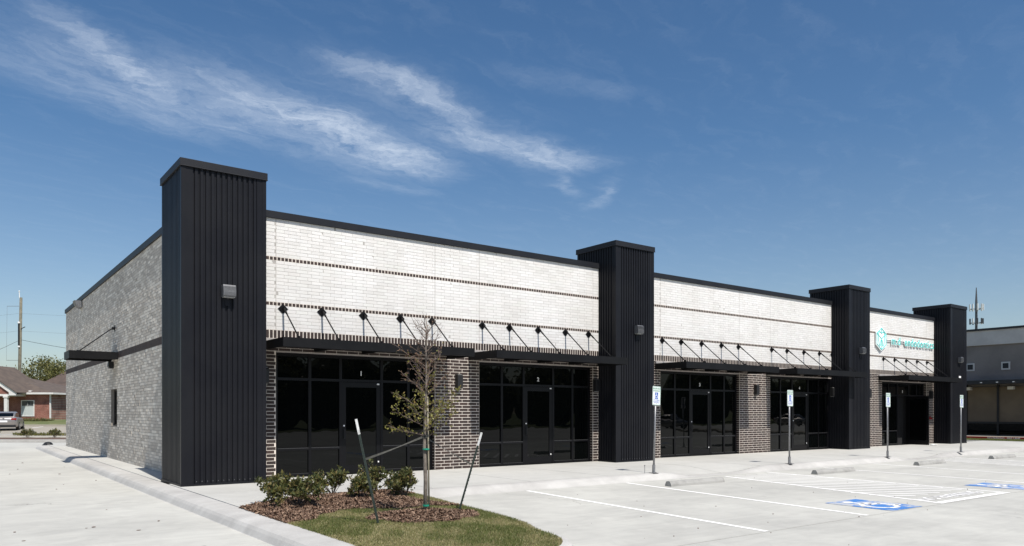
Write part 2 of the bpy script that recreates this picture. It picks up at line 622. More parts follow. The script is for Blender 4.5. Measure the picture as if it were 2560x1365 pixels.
def text_mesh(txt, size, extrude=0.002, mat=None, bold=0.0, align='CENTER', spacing=1.0):
    cu = bpy.data.curves.new('lettering', 'FONT')
    cu.body = txt
    cu.size = size
    cu.extrude = extrude
    cu.offset = bold
    cu.align_x = align
    cu.align_y = 'CENTER'
    cu.space_character = spacing
    cu.resolution_u = 3
    ob = bpy.data.objects.new('tmp', cu)
    COL.objects.link(ob)
    dg = bpy.context.evaluated_depsgraph_get()
    me = bpy.data.meshes.new_from_object(ob.evaluated_get(dg))
    bpy.data.objects.remove(ob)
    bpy.data.curves.remove(cu)
    me.name = 'lettering'
    me.materials.clear()
    if mat:
        me.materials.append(mat)
    return me


LOT = -0.15


def NB(u, w, z=0.0):
    """survey frame of the neighbouring street: u to the right, w away, rotated against the shop front"""
    return (math.sin(TH) * u + math.cos(TH) * w, -math.cos(TH) * u + math.sin(TH) * w, z)


NBR = TH - R(90)

# ------------------------------------------------------------------ ground, lot, walks
g = MB().box(-900, 1500, -900, 1500, -3.0, -0.40).build('ground', M['lawn'])
tag(g, kind='structure')
b = MB().box(-70, 120, -120, 62, -0.38, -0.175).build('lot_bed', M['joint'])
tag(b, kind='structure')

lot = MB().box(-70, 46.5, -120, 6.583, -0.17, LOT)
lot.box(-70, 46.5, 6.611, 62, -0.17, LOT)
lot = lot.build('parking_lot', M['lot'])
tag(lot, kind='structure')
lot2 = MB().box(46.5, 119, -120, 62, -0.17, LOT - 0.002).build('far_lot', M['lot'])
tag(lot2, kind='structure')


def hramp(x):
    """1 where the front curb stands full height, 0 at the wheelchair ramps"""
    def seg(a, b, c, d):
        if x <= a or x >= d:
            return 1.0
        if b <= x <= c:
            return 0.0
        t = (x - a) / (b - a) if x < b else (d - x) / (d - c)
        t = t * t * (3 - 2 * t)
        return 1 - t
    return min(seg(15.1, 16.5, 18.1, 20.0), seg(27.1, 28.5, 30.1, 32.0), seg(39.1, 40.5, 42.1, 44.0))


def walk_z(x, y):
    k = min(1, max(0, (15.0 - y) / 1.4))
    return LOT * (1 - hramp(x)) * k


# sidewalk slabs, each a slab of its own with open joints between
walk = MB().box(3.95, 46.5, 13.72, 19.0, -0.16, -0.155)
walk = walk.build('sidewalk', M['joint'])
tag(walk, kind='structure')
xs = [3.96, 6.08, 8.20, 10.82, 13.30, 15.45, 17.75, 19.6, 22.1, 24.3, 26.6, 28.9, 31.2, 33.6, 36.0, 38.4, 40.8, 43.6, 46.4]
ys = [13.72, 15.55, 18.04]


def slab(x0, x1, y0, y1, name='slab'):
    g_ = 0.009
    x0 += g_; x1 -= g_; y0 += g_; y1 -= g_
    nx, ny = max(1, int((x1 - x0) / 0.35)), max(1, int((y1 - y0) / 0.35))
    m = MB()
    for j in range(ny + 1):
        for i in range(nx + 1):
            x = x0 + (x1 - x0) * i / nx
            y = y0 + (y1 - y0) * j / ny
            m.v.append((x, y, walk_z(x, y)))
    for j in range(ny):
        for i in range(nx):
            a = j * (nx + 1) + i
            m.f.append((a, a + 1, a + nx + 2, a + nx + 1))
    # edges
    def edge(idx):
        k = len(m.v)
        for q in idx:
            v = m.v[q]
            m.v.append((v[0], v[1], v[2] - 0.05))
        for q in range(len(idx) - 1):
            m.f.append((idx[q + 1], idx[q], k + q, k + q + 1))
    row = nx + 1
    edge(list(range(row - 1, -1, -1)))
    edge([j * row for j in range(ny + 1)])
    edge([j * row + nx for j in range(ny, -1, -1)])
    edge([ny * row + i for i in range(nx + 1)])
    return m.build(name, M['walk'], walk)


for i in range(len(xs) - 1):
    for j in range(len(ys) - 1):
        slab(xs[i], xs[i + 1], ys[j], ys[j + 1])
# slab left of the island's back edge and the strip beside the side wall
def poly_slab(pts, z=0.0):
    m = MB()
    n = len(pts)
    m.v = [(p[0], p[1], z) for p in pts] + [(p[0], p[1], z - 0.12) for p in pts]
    m.f = [tuple(range(n))] + [(k, n + k, n + (k + 1) % n, (k + 1) % n) for k in range(n)]
    return m.build('slab', M['walk'], walk)


poly_slab([(3.965, 13.715), (3.965, 12.95), (4.65, 13.24), (5.5, 13.55), (5.9, 13.68), (6.02, 13.715)])
for k in range(8):
    y0 = 19.02 + k * 3.0
    poly_slab([(3.965, y0 + .005), (4.60, y0 + .005), (4.60, y0 + 2.995), (3.965, y0 + 2.995)])


def sweep(path, prof, name, mat, closed=False, hfun=None, parent=None, joints=True):
    """prof: (offset to the left of travel, z) points; hfun scales the height above the lot"""
    m = MB()
    n = len(path)
    for k in range(n):
        p = Vector(path[k][:2])
        a = Vector(path[(k - 1) % n][:2]) if (closed or k > 0) else p
        c = Vector(path[(k + 1) % n][:2]) if (closed or k < n - 1) else p
        t = (c - a).normalized()
        nrm = Vector((-t.y, t.x))
        h = hfun(p.x) if hfun else 1.0
        for (o, z) in prof:
            q = p + nrm * o
            m.v.append((q.x, q.y, LOT + (z - LOT) * max(h, 0.03)))
    r = len(prof)
    for k in range(n if closed else n - 1):
        k2 = (k + 1) % n
        for j in range(r - 1):
            m.f.append((k * r + j, k2 * r + j, k2 * r + j + 1, k * r + j + 1))
    if not closed:
        m.f.append(tuple(range(r)))
        m.f.append(tuple((n - 1) * r + j for j in reversed(range(r))))
    return m.build(name, mat, parent, smooth=False)


# front curb, lay-down where the ramps are
pts = [(7.35 + i * 0.3, 13.30) for i in range(int((46.4 - 7.35) / .3) + 1)]
prof = [(-.04, LOT - .01), (0.0, LOT + .004), (.06, LOT + .03), (.17, -.045), (.22, -.02), (.28, -.005), (.40, 0.0), (.415, -.02)]
fc = sweep(pts, prof, 'front_curb', M['curb'], hfun=hramp)
tag(fc, kind='structure')
# drive lane curb along the side wall and down to the island nose
pl = [(3.44, y) for y in np.arange(42.6, 8.0, -0.6)]
pl = [(3.95, 42.9), (3.62, 42.85)] + [(3.5, 42.75)] + pl
nose = []
cxn, cyn = 4.98, 7.75
for k in range(0, 21):
    a = math.pi + math.pi * k / 20
    nose.append((cxn + 1.54 * math.cos(a), cyn + 1.29 * math.sin(a)))
right = [(6.58, 8.0), (6.86, 8.6), (7.06, 9.5), (7.22, 10.6), (7.36, 11.6), (7.46, 12.5), (7.52, 13.28)]
path = pl + nose + right
prof_l = [(-.03, LOT - .01), (.0, LOT + .004), (.05, -.07), (.09, -.03), (.16, -.006), (.24, 0.0), (.50, 0.0), (.51, -.03)]
prof_r = [(-.03, LOT - .01), (.0, LOT + .004), (.04, -.03), (.07, -.006), (.11, 0.0), (.16, 0.0), (.17, -.03)]
lc = sweep([(p[0], p[1]) for p in pl], prof_l, 'drive_lane_curb', M['curb'])
tag(lc, kind='structure')
nc = sweep([(3.44, 7.9)] + nose + right, prof_r, 'island_curb', M['curb'])
tag(nc, kind='structure')

# ------------------------------------------------------------------ planting island
island = [(3.61, 7.75)] + [(cxn + 1.38 * math.cos(math.pi + math.pi * k / 16), cyn + 1.13 * math.sin(math.pi + math.pi * k / 16)) for k in range(17)]
island += [(6.44, 8.0), (6.70, 8.6), (6.90, 9.5), (7.06, 10.6), (7.20, 11.6), (7.30, 12.5), (7.36, 13.6), (7.26, 13.95)]
island += [(6.6, 13.85), (6.05, 13.68), (5.4, 13.50), (4.6, 13.2), (3.92, 12.8), (3.92, 8.0), (3.62, 7.95)]


def in_poly(P, x, y):
    ins = np.zeros(x.shape, bool)
    j = len(P) - 1
    for i in range(len(P)):
        xi, yi = P[i]
        xj, yj = P[j]
        with np.errstate(divide='ignore', invalid='ignore'):
            c = ((yi > y) != (yj > y)) & (x < (xj - xi) * (y - yi) / (yj - yi + 1e-12) + xi)
        ins ^= c
        j = i
    return ins


def mulch_mask(x, y):
    """1 in the mulch beds: the rear bed and the ring at the tree"""
    edge = 10.75 + 0.55 * (x - 4.1) + 0.14 * np.sin(x * 4.1) + 0.08 * np.sin(x * 11 + 1)
    edge = np.where(x > 5.1, 11.35 + 0.10 * np.sin(x * 5) - 0.25 * (x - 5.1), edge)
    rear = (y > edge)
    # rear bed leaves a turf strip at its right side
    rear &= ~((x > 6.75 - 0.18 * (y - 12.6)) & (y < 12.9))
    ang = np.arctan2(y - 9.92, x - 5.8)
    rad = 0.80 + 0.06 * np.sin(3 * ang + 1) + 0.04 * np.sin(7 * ang)
    ring = np.hypot((x - 5.8) * 0.92, (y - 9.92) * 1.12) < rad
    return rear, ring


def soil_z(x, y):
    rear, ring = mulch_mask(x, y)
    d = np.hypot(x - 5.8, y - 9.92)
    z = -0.005 + 0.09 * np.exp(-(d / 0.55) ** 2)
    z = z + 0.09 * np.exp(-(((x - 5.6) / 1.3) ** 2 + ((y - 12.7) / 0.9) ** 2))
    z = z + 0.035 * np.exp(-(((x - 5.3) / 1.2) ** 2 + ((y - 9.0) / 1.8) ** 2))
    return z


def island_sheet():
    N = 0.10
    gx = np.arange(3.5, 7.6, N)
    gy = np.arange(5.9, 14.1, N)
    m = MB()
    idx = {}
    for a, x in enumerate(gx):
        for b_, y in enumerate(gy):
            if in_poly(island, np.array([x]), np.array([y]))[0]:
                idx[(a, b_)] = len(m.v)
                m.v.append((x, y, float(soil_z(np.array(x), np.array(y)))))
    for (a, b_) in list(idx):
        q = [(a, b_), (a + 1, b_), (a + 1, b_ + 1), (a, b_ + 1)]
        if all(k in idx for k in q):
            m.f.append(tuple(idx[k] for k in q))
    # flat skirt that reaches the curb
    n = len(m.v)
    m.v += [(p[0], p[1], -0.02) for p in island]
    m.f.append(tuple(range(n, n + len(island))))
    return m


isl = island_sheet().build('planting_bed', M['turf_soil'], smooth=False)
tag(isl, kind='structure')


def scatter(n, x0, x1, y0, y1, cond):
    x = rng.uniform(x0, x1, n)
    y = rng.uniform(y0, y1, n)
    k = in_poly(island, x, y)
    rear, ring = mulch_mask(x, y)
    k &= cond(rear, ring, x, y)
    return x[k], y[k]


# mulch chips
x, y = scatter(90000, 3.8, 7.4, 8.9, 14.0, lambda a, b, x, y: a | b)
n = len(x)
z = soil_z(x, y) + rng.uniform(0.0, 0.02, n)
ang = rng.uniform(0, math.pi, n)
til = rng.normal(0, 0.45, n)
L = rng.uniform(.012, .045, n)
Wd = rng.uniform(.005, .012, n)
dx = np.stack([np.cos(ang) * np.cos(til), np.sin(ang) * np.cos(til), np.sin(til)], 1)
roll = rng.normal(0, .5, n)
ex = np.stack([-np.sin(ang), np.cos(ang), roll], 1)
c = np.stack([x, y, z], 1)
v = np.stack([c - dx * L[:, None] - ex * Wd[:, None], c + dx * L[:, None] - ex * Wd[:, None],
              c + dx * L[:, None] + ex * Wd[:, None], c - dx * L[:, None] + ex * Wd[:, None]], 1).reshape(-1, 3)
mu = soup('mulch', v, 4, M['mulch'])
tag(mu, 'reddish brown shredded bark mulch around the shrubs and the tree', 'mulch', kind='stuff')
# soil sheet under the mulch
m = MB()
for (xx, yy) in [(a, b_) for a in np.arange(3.95, 7.4, .08) for b_ in np.arange(8.9, 13.9, .08)]:
    cx_, cy_ = np.array([xx + .04]), np.array([yy + .04])
    r_, g_ = mulch_mask(cx_, cy_)
    if (r_[0] or g_[0]) and in_poly(island, cx_, cy_)[0]:
        q = [(xx, yy), (xx + .08, yy), (xx + .08, yy + .08), (xx, yy + .08)]
        m.quad(*[(p[0], p[1], float(soil_z(np.array(p[0]), np.array(p[1]))) + .004) for p in q])
ms = m.build('mulch_floor', M['mulch_soil'])
tag(ms, kind='structure')


def blades(x, y, hmin, hmax, name, mat, label, zf=soil_z, wd=0.0035):
    n = len(x)
    z = zf(x, y)
    a = rng.uniform(0, 2 * math.pi, n)
    lean = rng.uniform(0.15, 1.1, n)
    h = rng.uniform(hmin, hmax, n)
    d = np.stack([np.cos(a) * np.sin(lean), np.sin(a) * np.sin(lean), np.cos(lean)], 1)
    b_ = rng.uniform(0, 2 * math.pi, n)
    e = np.stack([np.cos(b_), np.sin(b_), np.zeros(n)], 1) * (wd * rng.uniform(.7, 1.4, n))[:, None]
    c = np.stack([x, y, z], 1)
    v = np.stack([c - e, c + e, c + d * h[:, None]], 1).reshape(-1, 3)
    o = soup(name, v, 3, mat)
    return tag(o, label, 'grass', kind='stuff')


def green_patch(x, y):
    return (np.sin(x * 2.3 + 1.1) * np.sin(y * 1.7 + .4) + .5 * np.sin(x * 5.1 + y * 3.3) + .35 * np.sin(x * 9.7 - y * 7.9)) > 0.28 + .9 * (rng.random(x.shape) - .5)


x, y = scatter(260000, 3.5, 7.45, 6.0, 13.7, lambda a, b, x, y: ~(a | b) & (y > 6.6))
gp = green_patch(x, y) & (rng.random(len(x)) < .85)
blades(x[gp], y[gp], .02, .048, 'green_grass', M['green_grass'], 'green turf patches in the curbed island at the young tree')
blades(x[~gp], y[~gp], .015, .036, 'straw_grass', M['grass'], 'half dormant straw coloured turf in the curbed island')

# ------------------------------------------------------------------ the building
XS, YW, YT = 4.57, 17.98, 17.19
XE, YB = 42.0, 41.33
ORG = Vector((XS, YW, 0))
bld = thing('commercial_building', ORG, 'long single storey shop building with white and grey brick and charcoal ribbed towers', 'building')
OFF = -ORG


def part(mb, name, mat, parent=bld, **kw):
    o = mb.build(name, mat, parent, **kw)
    if parent is bld:
        o.location = OFF
    return o


T = [(4.05, 5.84), (17.0, 18.72), (30.86, 32.55), (40.44, 42.24)]
OPEN = [6.37, 12.30, 19.95, 26.38, 35.20]
OW = 4.45
spans = [(T[0][1], T[1][0]), (T[1][1], T[2][0]), (T[2][1], T[3][0])]
ZS0, ZS1 = 3.38, 3.58     # soldier course
Z2, Z1, ZC = 4.253, 5.341, 6.26

# inner core, roof
part(MB().box(XS + .31, 41.9, 18.42, YB - .31, 0, 6.0), 'rear_shell', M['roof'])
part(MB().box(XS + .35, 41.6, 18.75, YB - .35, 6.0, 6.03), 'roof_membrane', M['roof'])

wall_parts = []
for (a, b) in spans:
    w = part(MB().box(a, b, YW + .0028, YW + .43, 3.07, ZC), 'white_brick_wall', M['white_mortar'])
    # darker mortar behind the brown bricks of the head and the soldier course
    hm = MB().box(a, b, YW + .0005, YW + .0027, 3.0705, ZS1 + .004)
    for zt in (Z2, Z1):
        hm.box(a, b, YW + .0005, YW + .0027, zt - .09, zt + .004)
    hm.build('band_mortar', M['pale_mortar'], w)
    wall_parts.append(w)
piers = []
for (a, b) in spans:
    ops = [o for o in OPEN if a < o < b]
    e = [a] + sum([[o, o + OW] for o in ops], []) + [b]
    for k in range(0, len(e), 2):
        if e[k + 1] - e[k] > .05:
            pr = part(MB().box(e[k], e[k + 1], YW + .0032, YW + .43, 0.0, 3.069), 'brick_pier', M['pale_mortar'])
            piers.append((e[k], e[k + 1], pr))
    for o in ops:
        part(MB().box(o, o + OW, YW - .004, YW + .10, 3.05, 3.068), 'steel_lintel', M['lintel'])
side = part(MB().box(XS + .004, XS + .30, 19.0, 27.99, 0, 6.26).box(XS + .004, XS + .30, 29.16, YB - .31, 0, 6.26)
            .box(XS + .004, XS + .30, 27.99, 29.16, 0, 1.13).box(XS + .004, XS + .30, 27.99, 29.16, 2.38, 6.26), 'grey_brick_wall', M['grey_mortar'])
part(MB().box(XS + .006, 41.95, YB - .3, YB, 0, 6.26), 'rear_wall', M['grey_mortar'])

# bricks: (parent, origin on the face, length, height, facing, kind)
BR = {}


def add_brick(kind, parent, a, z, L, H, face, plane):
    BR.setdefault(kind, []).append((parent, a, z, L, H, face, plane))


def field(kind, parent, a0, a1, z0, z1, rows, pitch, face, plane, bond=1 / 3., holes=(), gap=.011, vgap=None):
    ch = (z1 - z0) / rows
    vg = gap if vgap is None else vgap
    for r in range(rows):
        zc = z0 + (r + .5) * ch
        off = 0 if bond == 'random' else -(r % 2) * bond * pitch
        if bond == 'random':
            off = -random.random() * pitch
        s = a0 + (off if bond != 'random' else off)
        while s < a1 - .01:
            e = s + pitch
            segs = [(max(s, a0), min(e, a1))]
            for (h0, h1, hz0, hz1) in holes:
                if hz0 < zc < hz1:
                    new = []
                    for (p, q) in segs:
                        if q <= h0 or p >= h1:
                            new.append((p, q))
                        else:
                            if p < h0:
                                new.append((p, h0))
                            if q > h1:
                                new.append((h1, q))
                    segs = new
            for (p, q) in segs:
                if q - p > .035:
                    add_brick(kind, parent, (p + q) / 2, zc, q - p - gap, ch - vg, face, plane)
            s = e


for w, (a, b) in zip(wall_parts, spans):
    # control joints above the openings' edges split the bond
    ops = [o for o in OPEN if a < o < b]
    cuts = [a] + sum([[o, o + OW] for o in ops], []) + [b]
    for k in range(len(cuts) - 1):
        p, q = cuts[k] + (0 if k == 0 else .004), cuts[k + 1] - .004
        for z0, z1, rows in ((ZS1, Z2 - .085, 7), (Z2, Z1 - .085, 12), (Z1, ZC, 11)):
            field('white_brick', w, p, q, z0 + .002, z1, rows, .298, 'F', YW, gap=.008)
    for zt in (Z2, Z1):
        nb = int((b - a) / .093)
        for i in range(nb):
            c0 = a + (i + .5) * (b - a) / nb
            add_brick('header_brick', w, c0, zt - .043, .072, .074, 'F', YW - .003)
    nb = int((b - a) / .093)
    for i in range(nb):
        c0 = a + (i + .5) * (b - a) / nb
        add_brick('soldier_brick', w, c0, (ZS0 + ZS1) / 2, .070, .19, 'F', YW - .003)
    field('lintel_brick', w, a, b, 3.075, ZS0 - .004, 4, .298, 'F', YW - .002)
for (a, b, pr) in piers:
    field('brown_brick', pr, a, b, 0.0, 3.068, 36, .298, 'F', YW, gap=.016)
    if b in [t[0] for t in T]:
        pass
    if any(abs(a - (o + OW)) < .01 for o in OPEN):       # return of the pier facing the opening
        field('brown_brick', pr, YW + .01, YW + .17, 0.0, 3.068, 36, (.17), 'S', a - .003, bond=0, gap=.012)
wh = [(27.99, 29.16, 1.13, 2.38)]
field('grey_brick', side, 19.0, YB, 0.0, 3.39, 40, .298, 'S', XS, bond='random', holes=wh, gap=.010)
field('grey_brick', side, 19.0, YB, 3.60, 6.26, 32, .298, 'S', XS, bond='random', gap=.010)
nb = int((YB - 19.0) / .093)
for i in range(nb):
    add_brick('side_soldier_brick', side, 19.0 + (i + .5) * (YB - 19) / nb, 3.495, .076, .20, 'S', XS - .002)

BMAT = {'white_brick': 'white_brick', 'header_brick': 'brown_brick', 'soldier_brick': 'brown_brick', 'lintel_brick': 'brown_brick',
        'brown_brick': 'brown_brick', 'grey_brick': 'grey_brick', 'side_soldier_brick': 'brown_brick'}
unit = np.array([(-.5, 0, -.5), (.5, 0, -.5), (.5, 0, .5), (-.5, 0, .5), (-.5, 1, -.5), (.5, 1, -.5), (.5, 1, .5), (-.5, 1, .5)])
ufaces = [(0, 1, 2, 3), (0, 4, 5, 1), (1, 5, 6, 2), (2, 6, 7, 3), (3, 7, 4, 0)]
DEPTH = .03
TILT = {'grey_brick': (.016, .0012), 'brown_brick': (.003, .0004), 'white_brick': (.008, .0008)}
for kind, lst in BR.items():
    ta, tp = TILT.get(kind, (.006, .0008))
    um = bpy.data.meshes.new('brick')
    um.from_pydata([tuple(v) for v in unit], [], ufaces)
    um.materials.append(M[BMAT[kind]])

    def dist(e):
        p = (e[1], e[6]) if e[5] == 'F' else (e[6], e[1])
        return math.hypot(p[0], p[1])
    lst.sort(key=dist)
    first = {}
    cap = 0 if kind == 'lintel_brick' else 298
    rest = {}
    for k, (par, a, z, L, H, face, pl_) in enumerate(lst):
        rz = random.gauss(0, ta)
        rxx = random.gauss(0, ta)
        pj = random.uniform(-tp, tp)
        if face == 'F':
            loc = (a, pl_ + pj, z)
            rot = Euler((rxx, 0, rz))
        else:
            loc = (pl_ + pj, a, z)
            rot = Euler((rxx, 0, rz - math.pi / 2), 'XYZ')
        if k < cap:
            o = bpy.data.objects.new('brick', um)
            COL.objects.link(o)
            o.parent = par
            o.location = loc
            o.rotation_euler = rot
            o.scale = (L, DEPTH, H)
        else:
            rest.setdefault(par.name, (par, []))[1].append((loc, rot, L, H))
    for par, items in rest.values():
        V = np.empty((len(items) * 8, 3))
        F = []
        for q, (loc, rot, L, H) in enumerate(items):
            mm = np.array(rot.to_matrix())
            V[q * 8:q * 8 + 8] = (unit * np.array([L, DEPTH, H])) @ mm.T + np.array(loc)
            F += [tuple(q * 8 + j for j in f) for f in ufaces]
        me = bpy.data.meshes.new('brickwork')
        me.from_pydata(V.tolist(), [], F)
        me.materials.append(M[BMAT[kind]])
        o = link('brickwork', me, par)
        tag(o, kind='stuff')

# parapet copings
for (a, b) in spans:
    part(MB().prism([(YW - .055, ZC), (YW - .055, ZC + .165), (YW + .20, ZC + .185), (YW + .45, ZC + .17), (YW + .45, ZC - .02), (YW + .432, ZC - .02), (YW + .432, ZC + .01), (YW - .003, ZC + .01), (YW - .03, ZC)], 'x', a + .002, b - .002),
         'coping', M['coping'])
part(MB().box(XS - .05, XS + .34, 19.005, YB + .05, 6.262, 6.44), 'coping', M['coping'])
part(MB().box(XS + .35, 42.0, YB - .33, YB + .05, 6.262, 6.44), 'coping', M['coping'])


# ribbed metal towers
def ribs(width, flatl, flatr, pitch):
    n = max(1, round((width - flatl - flatr) / pitch))
    pt = (width - flatl - flatr) / n
    p = [(0, .014), (flatl, .014), (flatl, -.022)]
    for k in range(n):
        s = flatl + k * pt
        p += [(s + pt * .30, -.022), (s + pt * .40, .010), (s + pt * .90, .010), (s + pt * 1.0, -.022)]
    p += [(width - flatr, .014), (width, .014)]
    return p, [flatl + (k + .65) * pt for k in range(n)]


def ribbed(org, dirx, nrm, width, z0, z1, fl, fr, pitch):
    p, rc = ribs(width, fl, fr, pitch)
    m = MB()
    ox, oy = org
    for (s, d) in p:
        x_, y_ = ox + dirx[0] * s + nrm[0] * d, oy + dirx[1] * s + nrm[1] * d
        m.v += [(x_, y_, z0), (x_, y_, z1)]
    for k in range(len(p) - 1):
        m.f.append((2 * k, 2 * k + 2, 2 * k + 3, 2 * k + 1))
    return m, rc


for ti, (a, b) in enumerate(T):
    back = 19.0
    tw = part(MB().box(a + .03, b - .03, YT + .03, back, 0.0, 6.88), 'tower', M['metal'])
    m, rc = ribbed((a, YT), (1, 0), (0, -1), b - a, .03, 6.90, .22, .19, .1125)
    m.build('ribbed_panel', M['metal'], tw)
    m, _ = ribbed((a, back), (0, -1), (-1, 0), back - YT, .03, 6.90, .10, .10, .1125)
    m.build('ribbed_panel', M['metal'], tw)
    m, _ = ribbed((b, YT), (0, 1), (1, 0), back - YT, .03, 6.90, .10, .10, .1125)
    m.build('ribbed_panel', M['metal'], tw)
    # corner trims
    t_ = MB()
    for cx0 in (a, b):
        s = -1 if cx0 == a else 1
        x0, x1 = sorted((cx0 + s * .020, cx0 - s * .07))
        t_.box(x0, x1, YT - .022, YT - .0145, .02, 6.895)
        x0, x1 = sorted((cx0 + s * .020, cx0 + s * .0145))
        t_.box(x0, x1, YT - .0144, YT + .07, .02, 6.895)
    t_.build('corner_trim', M['metal'], tw)
    # base channel and coping
    MB().box(a - .03, b + .03, YT - .032, back, 0.0, .045).build('base_channel', M['metal'], tw)
    MB().box(a - .045, b + .045, YT - .045, back + .04, 6.885, 7.045).box(a - .05, b + .05, YT - .052, back + .045, 6.879, 6.893).build('coping', M['coping'], tw, bevel=.004)
    sc = MB()
    for r_ in rc:
        sc.box(a + r_ - .006, a + r_ + .006, YT - .014, YT - .0105, .088, .100)
    tag(sc.build('screw_heads', M['steel'], tw), kind='stuff')
    # wall lamp on the tower front
    lx = a + .95
    m = MB().prism([(YT - .02, 4.40), (YT - .15, 4.40), (YT - .175, 4.36), (YT - .19, 4.24), (YT - .185, 4.16), (YT - .16, 4.135), (YT - .02, 4.135)], 'x', lx - .135, lx + .135)
    lp = part(m, 'wall_lamp', M['fixture'])
    f = MB()
    for k in range(11):
        xk = lx - .12 + k * .024
        f.box(xk - .004, xk + .004, YT - .197, YT - .18, 4.17, 4.37)
    f.build('fin', M['fixture'], lp)
    MB().box(lx - .12, lx + .12, YT - .15, YT - .03, 4.125, 4.134).build('lens', M['lens'], lp)
    MB().box(lx - .06, lx + .06, YT - .021, YT - .01, 3.95, 4.12).build('junction_plate', M['metal'], lp)

# small white decal on the last tower
part(MB().box(41.35, 41.58, YT - .03, YT - .024, 3.32, 3.44), 'number_plate', M['white'])


# storefronts
def pane(m, x0, x1, z0, z1, y, parent, name='glass_pane'):
    return MB().box(x0, x1, y, y + .012, z0, z1).build(name, M['glass'], parent)


YG = YW + .17
for oi, x0 in enumerate(OPEN):
    v = [(0, .09), (.87, .945), (1.69, 1.765), (2.855, 2.93), (3.655, 3.73), (4.36, OW)]
    y0, y1 = YG - .035, YG + .08
    sf = bpy.data.objects.new('storefront', None)
    COL.objects.link(sf)
    sf.parent = bld
    sf.location = OFF
    for (p, q) in v:
        MB().box(x0 + p, x0 + q, y0, y1, 0.0, 3.05).build('mullion', M['frame'], sf)
    for k in range(5):
        MB().box(x0 + v[k][1], x0 + v[k + 1][0], y0 + .002, y1 - .002, 2.38, 2.445).build('transom', M['frame'], sf)
        MB().box(x0 + v[k][1], x0 + v[k + 1][0], y0 + .002, y1 - .002, 2.97, 3.05).build('head_rail', M['frame'], sf)
    bd = MB()  # pale strips drawn as the lit highlight on rails and sills
    for k in (0, 1, 3, 4):
        a, b = x0 + v[k][1], x0 + v[k + 1][0]
        MB().box(a, b, y0 + .002, y1 - .002, .655, .72).build('rail', M['frame'], sf)
        MB().box(a, b, y0 - .012, y1 - .002, 0.0, .075).build('sill', M['frame'], sf)
        bd.box(a, b, y0 - .004, y0 + .0015, .70, .712)
        bd.box(a, b, y0 - .010, y0 + .020, .0755, .083)
    tag(bd.build('highlight_strip', M['highlight'], sf), kind='stuff')
    for k in range(5):
        a, b = x0 + v[k][1] + .001, x0 + v[k + 1][0] - .001
        pane(None, a, b, 2.446, 2.969, YG, sf)
        if k != 2:
            pane(None, a, b, .721, 2.379, YG, sf)
            pane(None, a, b, .084, .654, YG, sf)
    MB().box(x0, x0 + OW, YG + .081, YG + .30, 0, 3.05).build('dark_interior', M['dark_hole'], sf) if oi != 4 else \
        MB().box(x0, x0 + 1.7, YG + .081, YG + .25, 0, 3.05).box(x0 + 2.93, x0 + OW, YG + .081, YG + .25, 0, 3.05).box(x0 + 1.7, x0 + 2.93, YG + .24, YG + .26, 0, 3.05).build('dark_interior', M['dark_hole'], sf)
    # unit number in the transom pane
    me = text_mesh(str(oi + 1), .17, .002, M['white'], .004)
    nm = link('unit_number', me, sf, (x0 + 2.31, YG - .004, 2.60))
    nm.rotation_euler = (R(90), 0, 0)
    # door, local to its hinge edge on the right
    dw = 1.085
    dz1 = 2.37

    def door(parent):
        dm = MB().box(-dw, -dw + .11, -.024, .022, .01, dz1).box(-.11, 0, -.024, .022, .01, dz1)
        dm.box(-dw + .11, -.11, -.0235, .0215, .01, .23).box(-dw + .11, -.11, -.0235, .0215, dz1 - .13, dz1)
        d = dm.build('door', M['frame'], parent)
        MB().box(-dw + .1105, -.1105, -.006, .006, .231, dz1 - .131).build('door_glass', M['glass'], d)
        h = MB().tube([(-dw + .055, -.024, 1.16), (-dw + .055, -.075, 1.16), (-dw + .055, -.075, .92), (-dw + .055, -.024, .92)], .012, 6)
        h.build('handle', M['black'], d)
        MB().tube([(-dw + .055, -.024, 1.25), (-dw + .055, -.034, 1.25)], .022, 10).build('lock_cylinder', M['white'], d)
        MB().box(-.10, -.03, -.035, -.0245, dz1 - .055, dz1 - .02).build('closer_cap', M['white'], d)
        MB().box(-.075, -.04, -.036, -.0245, .27, .31).build('door_holder', M['white'], d)
        return d
    d = door(bld)
    hinge = Vector((x0 + 2.852, YG, 0))
    d.location = hinge - ORG
    if oi == 4:
        d.rotation_euler = (0, 0, R(82))
        d['label'] = 'open glass door'

# sconces on the brick
for sx in (6.03, 11.56, 16.83, 18.86, 25.38, 30.98 - .18, 33.9, 39.98):
    if sx < 6.1 or 18.8 < sx < 18.9:
        sx += .04
    m = MB().prism([(YW - .001, 2.66), (YW - .13, 2.66), (YW - .15, 2.62), (YW - .15, 2.31), (YW - .13, 2.27), (YW - .001, 2.27)], 'x', sx - .085, sx + .085)
    s_ = part(m, 'wall_sconce', M['black'])
    MB().box(sx - .06, sx + .06, YW - .12, YW - .03, 2.262, 2.269).box(sx - .06, sx + .06, YW - .12, YW - .03, 2.661, 2.668).build('lens', M['lens'], s_)


# canopies
def diamond(cx_, cz_, r, y0, y1):
    return MB().prism([(cx_, cz_ - r), (cx_ + r, cz_), (cx_, cz_ + r), (cx_ - r, cz_)], 'y', y0, y1)


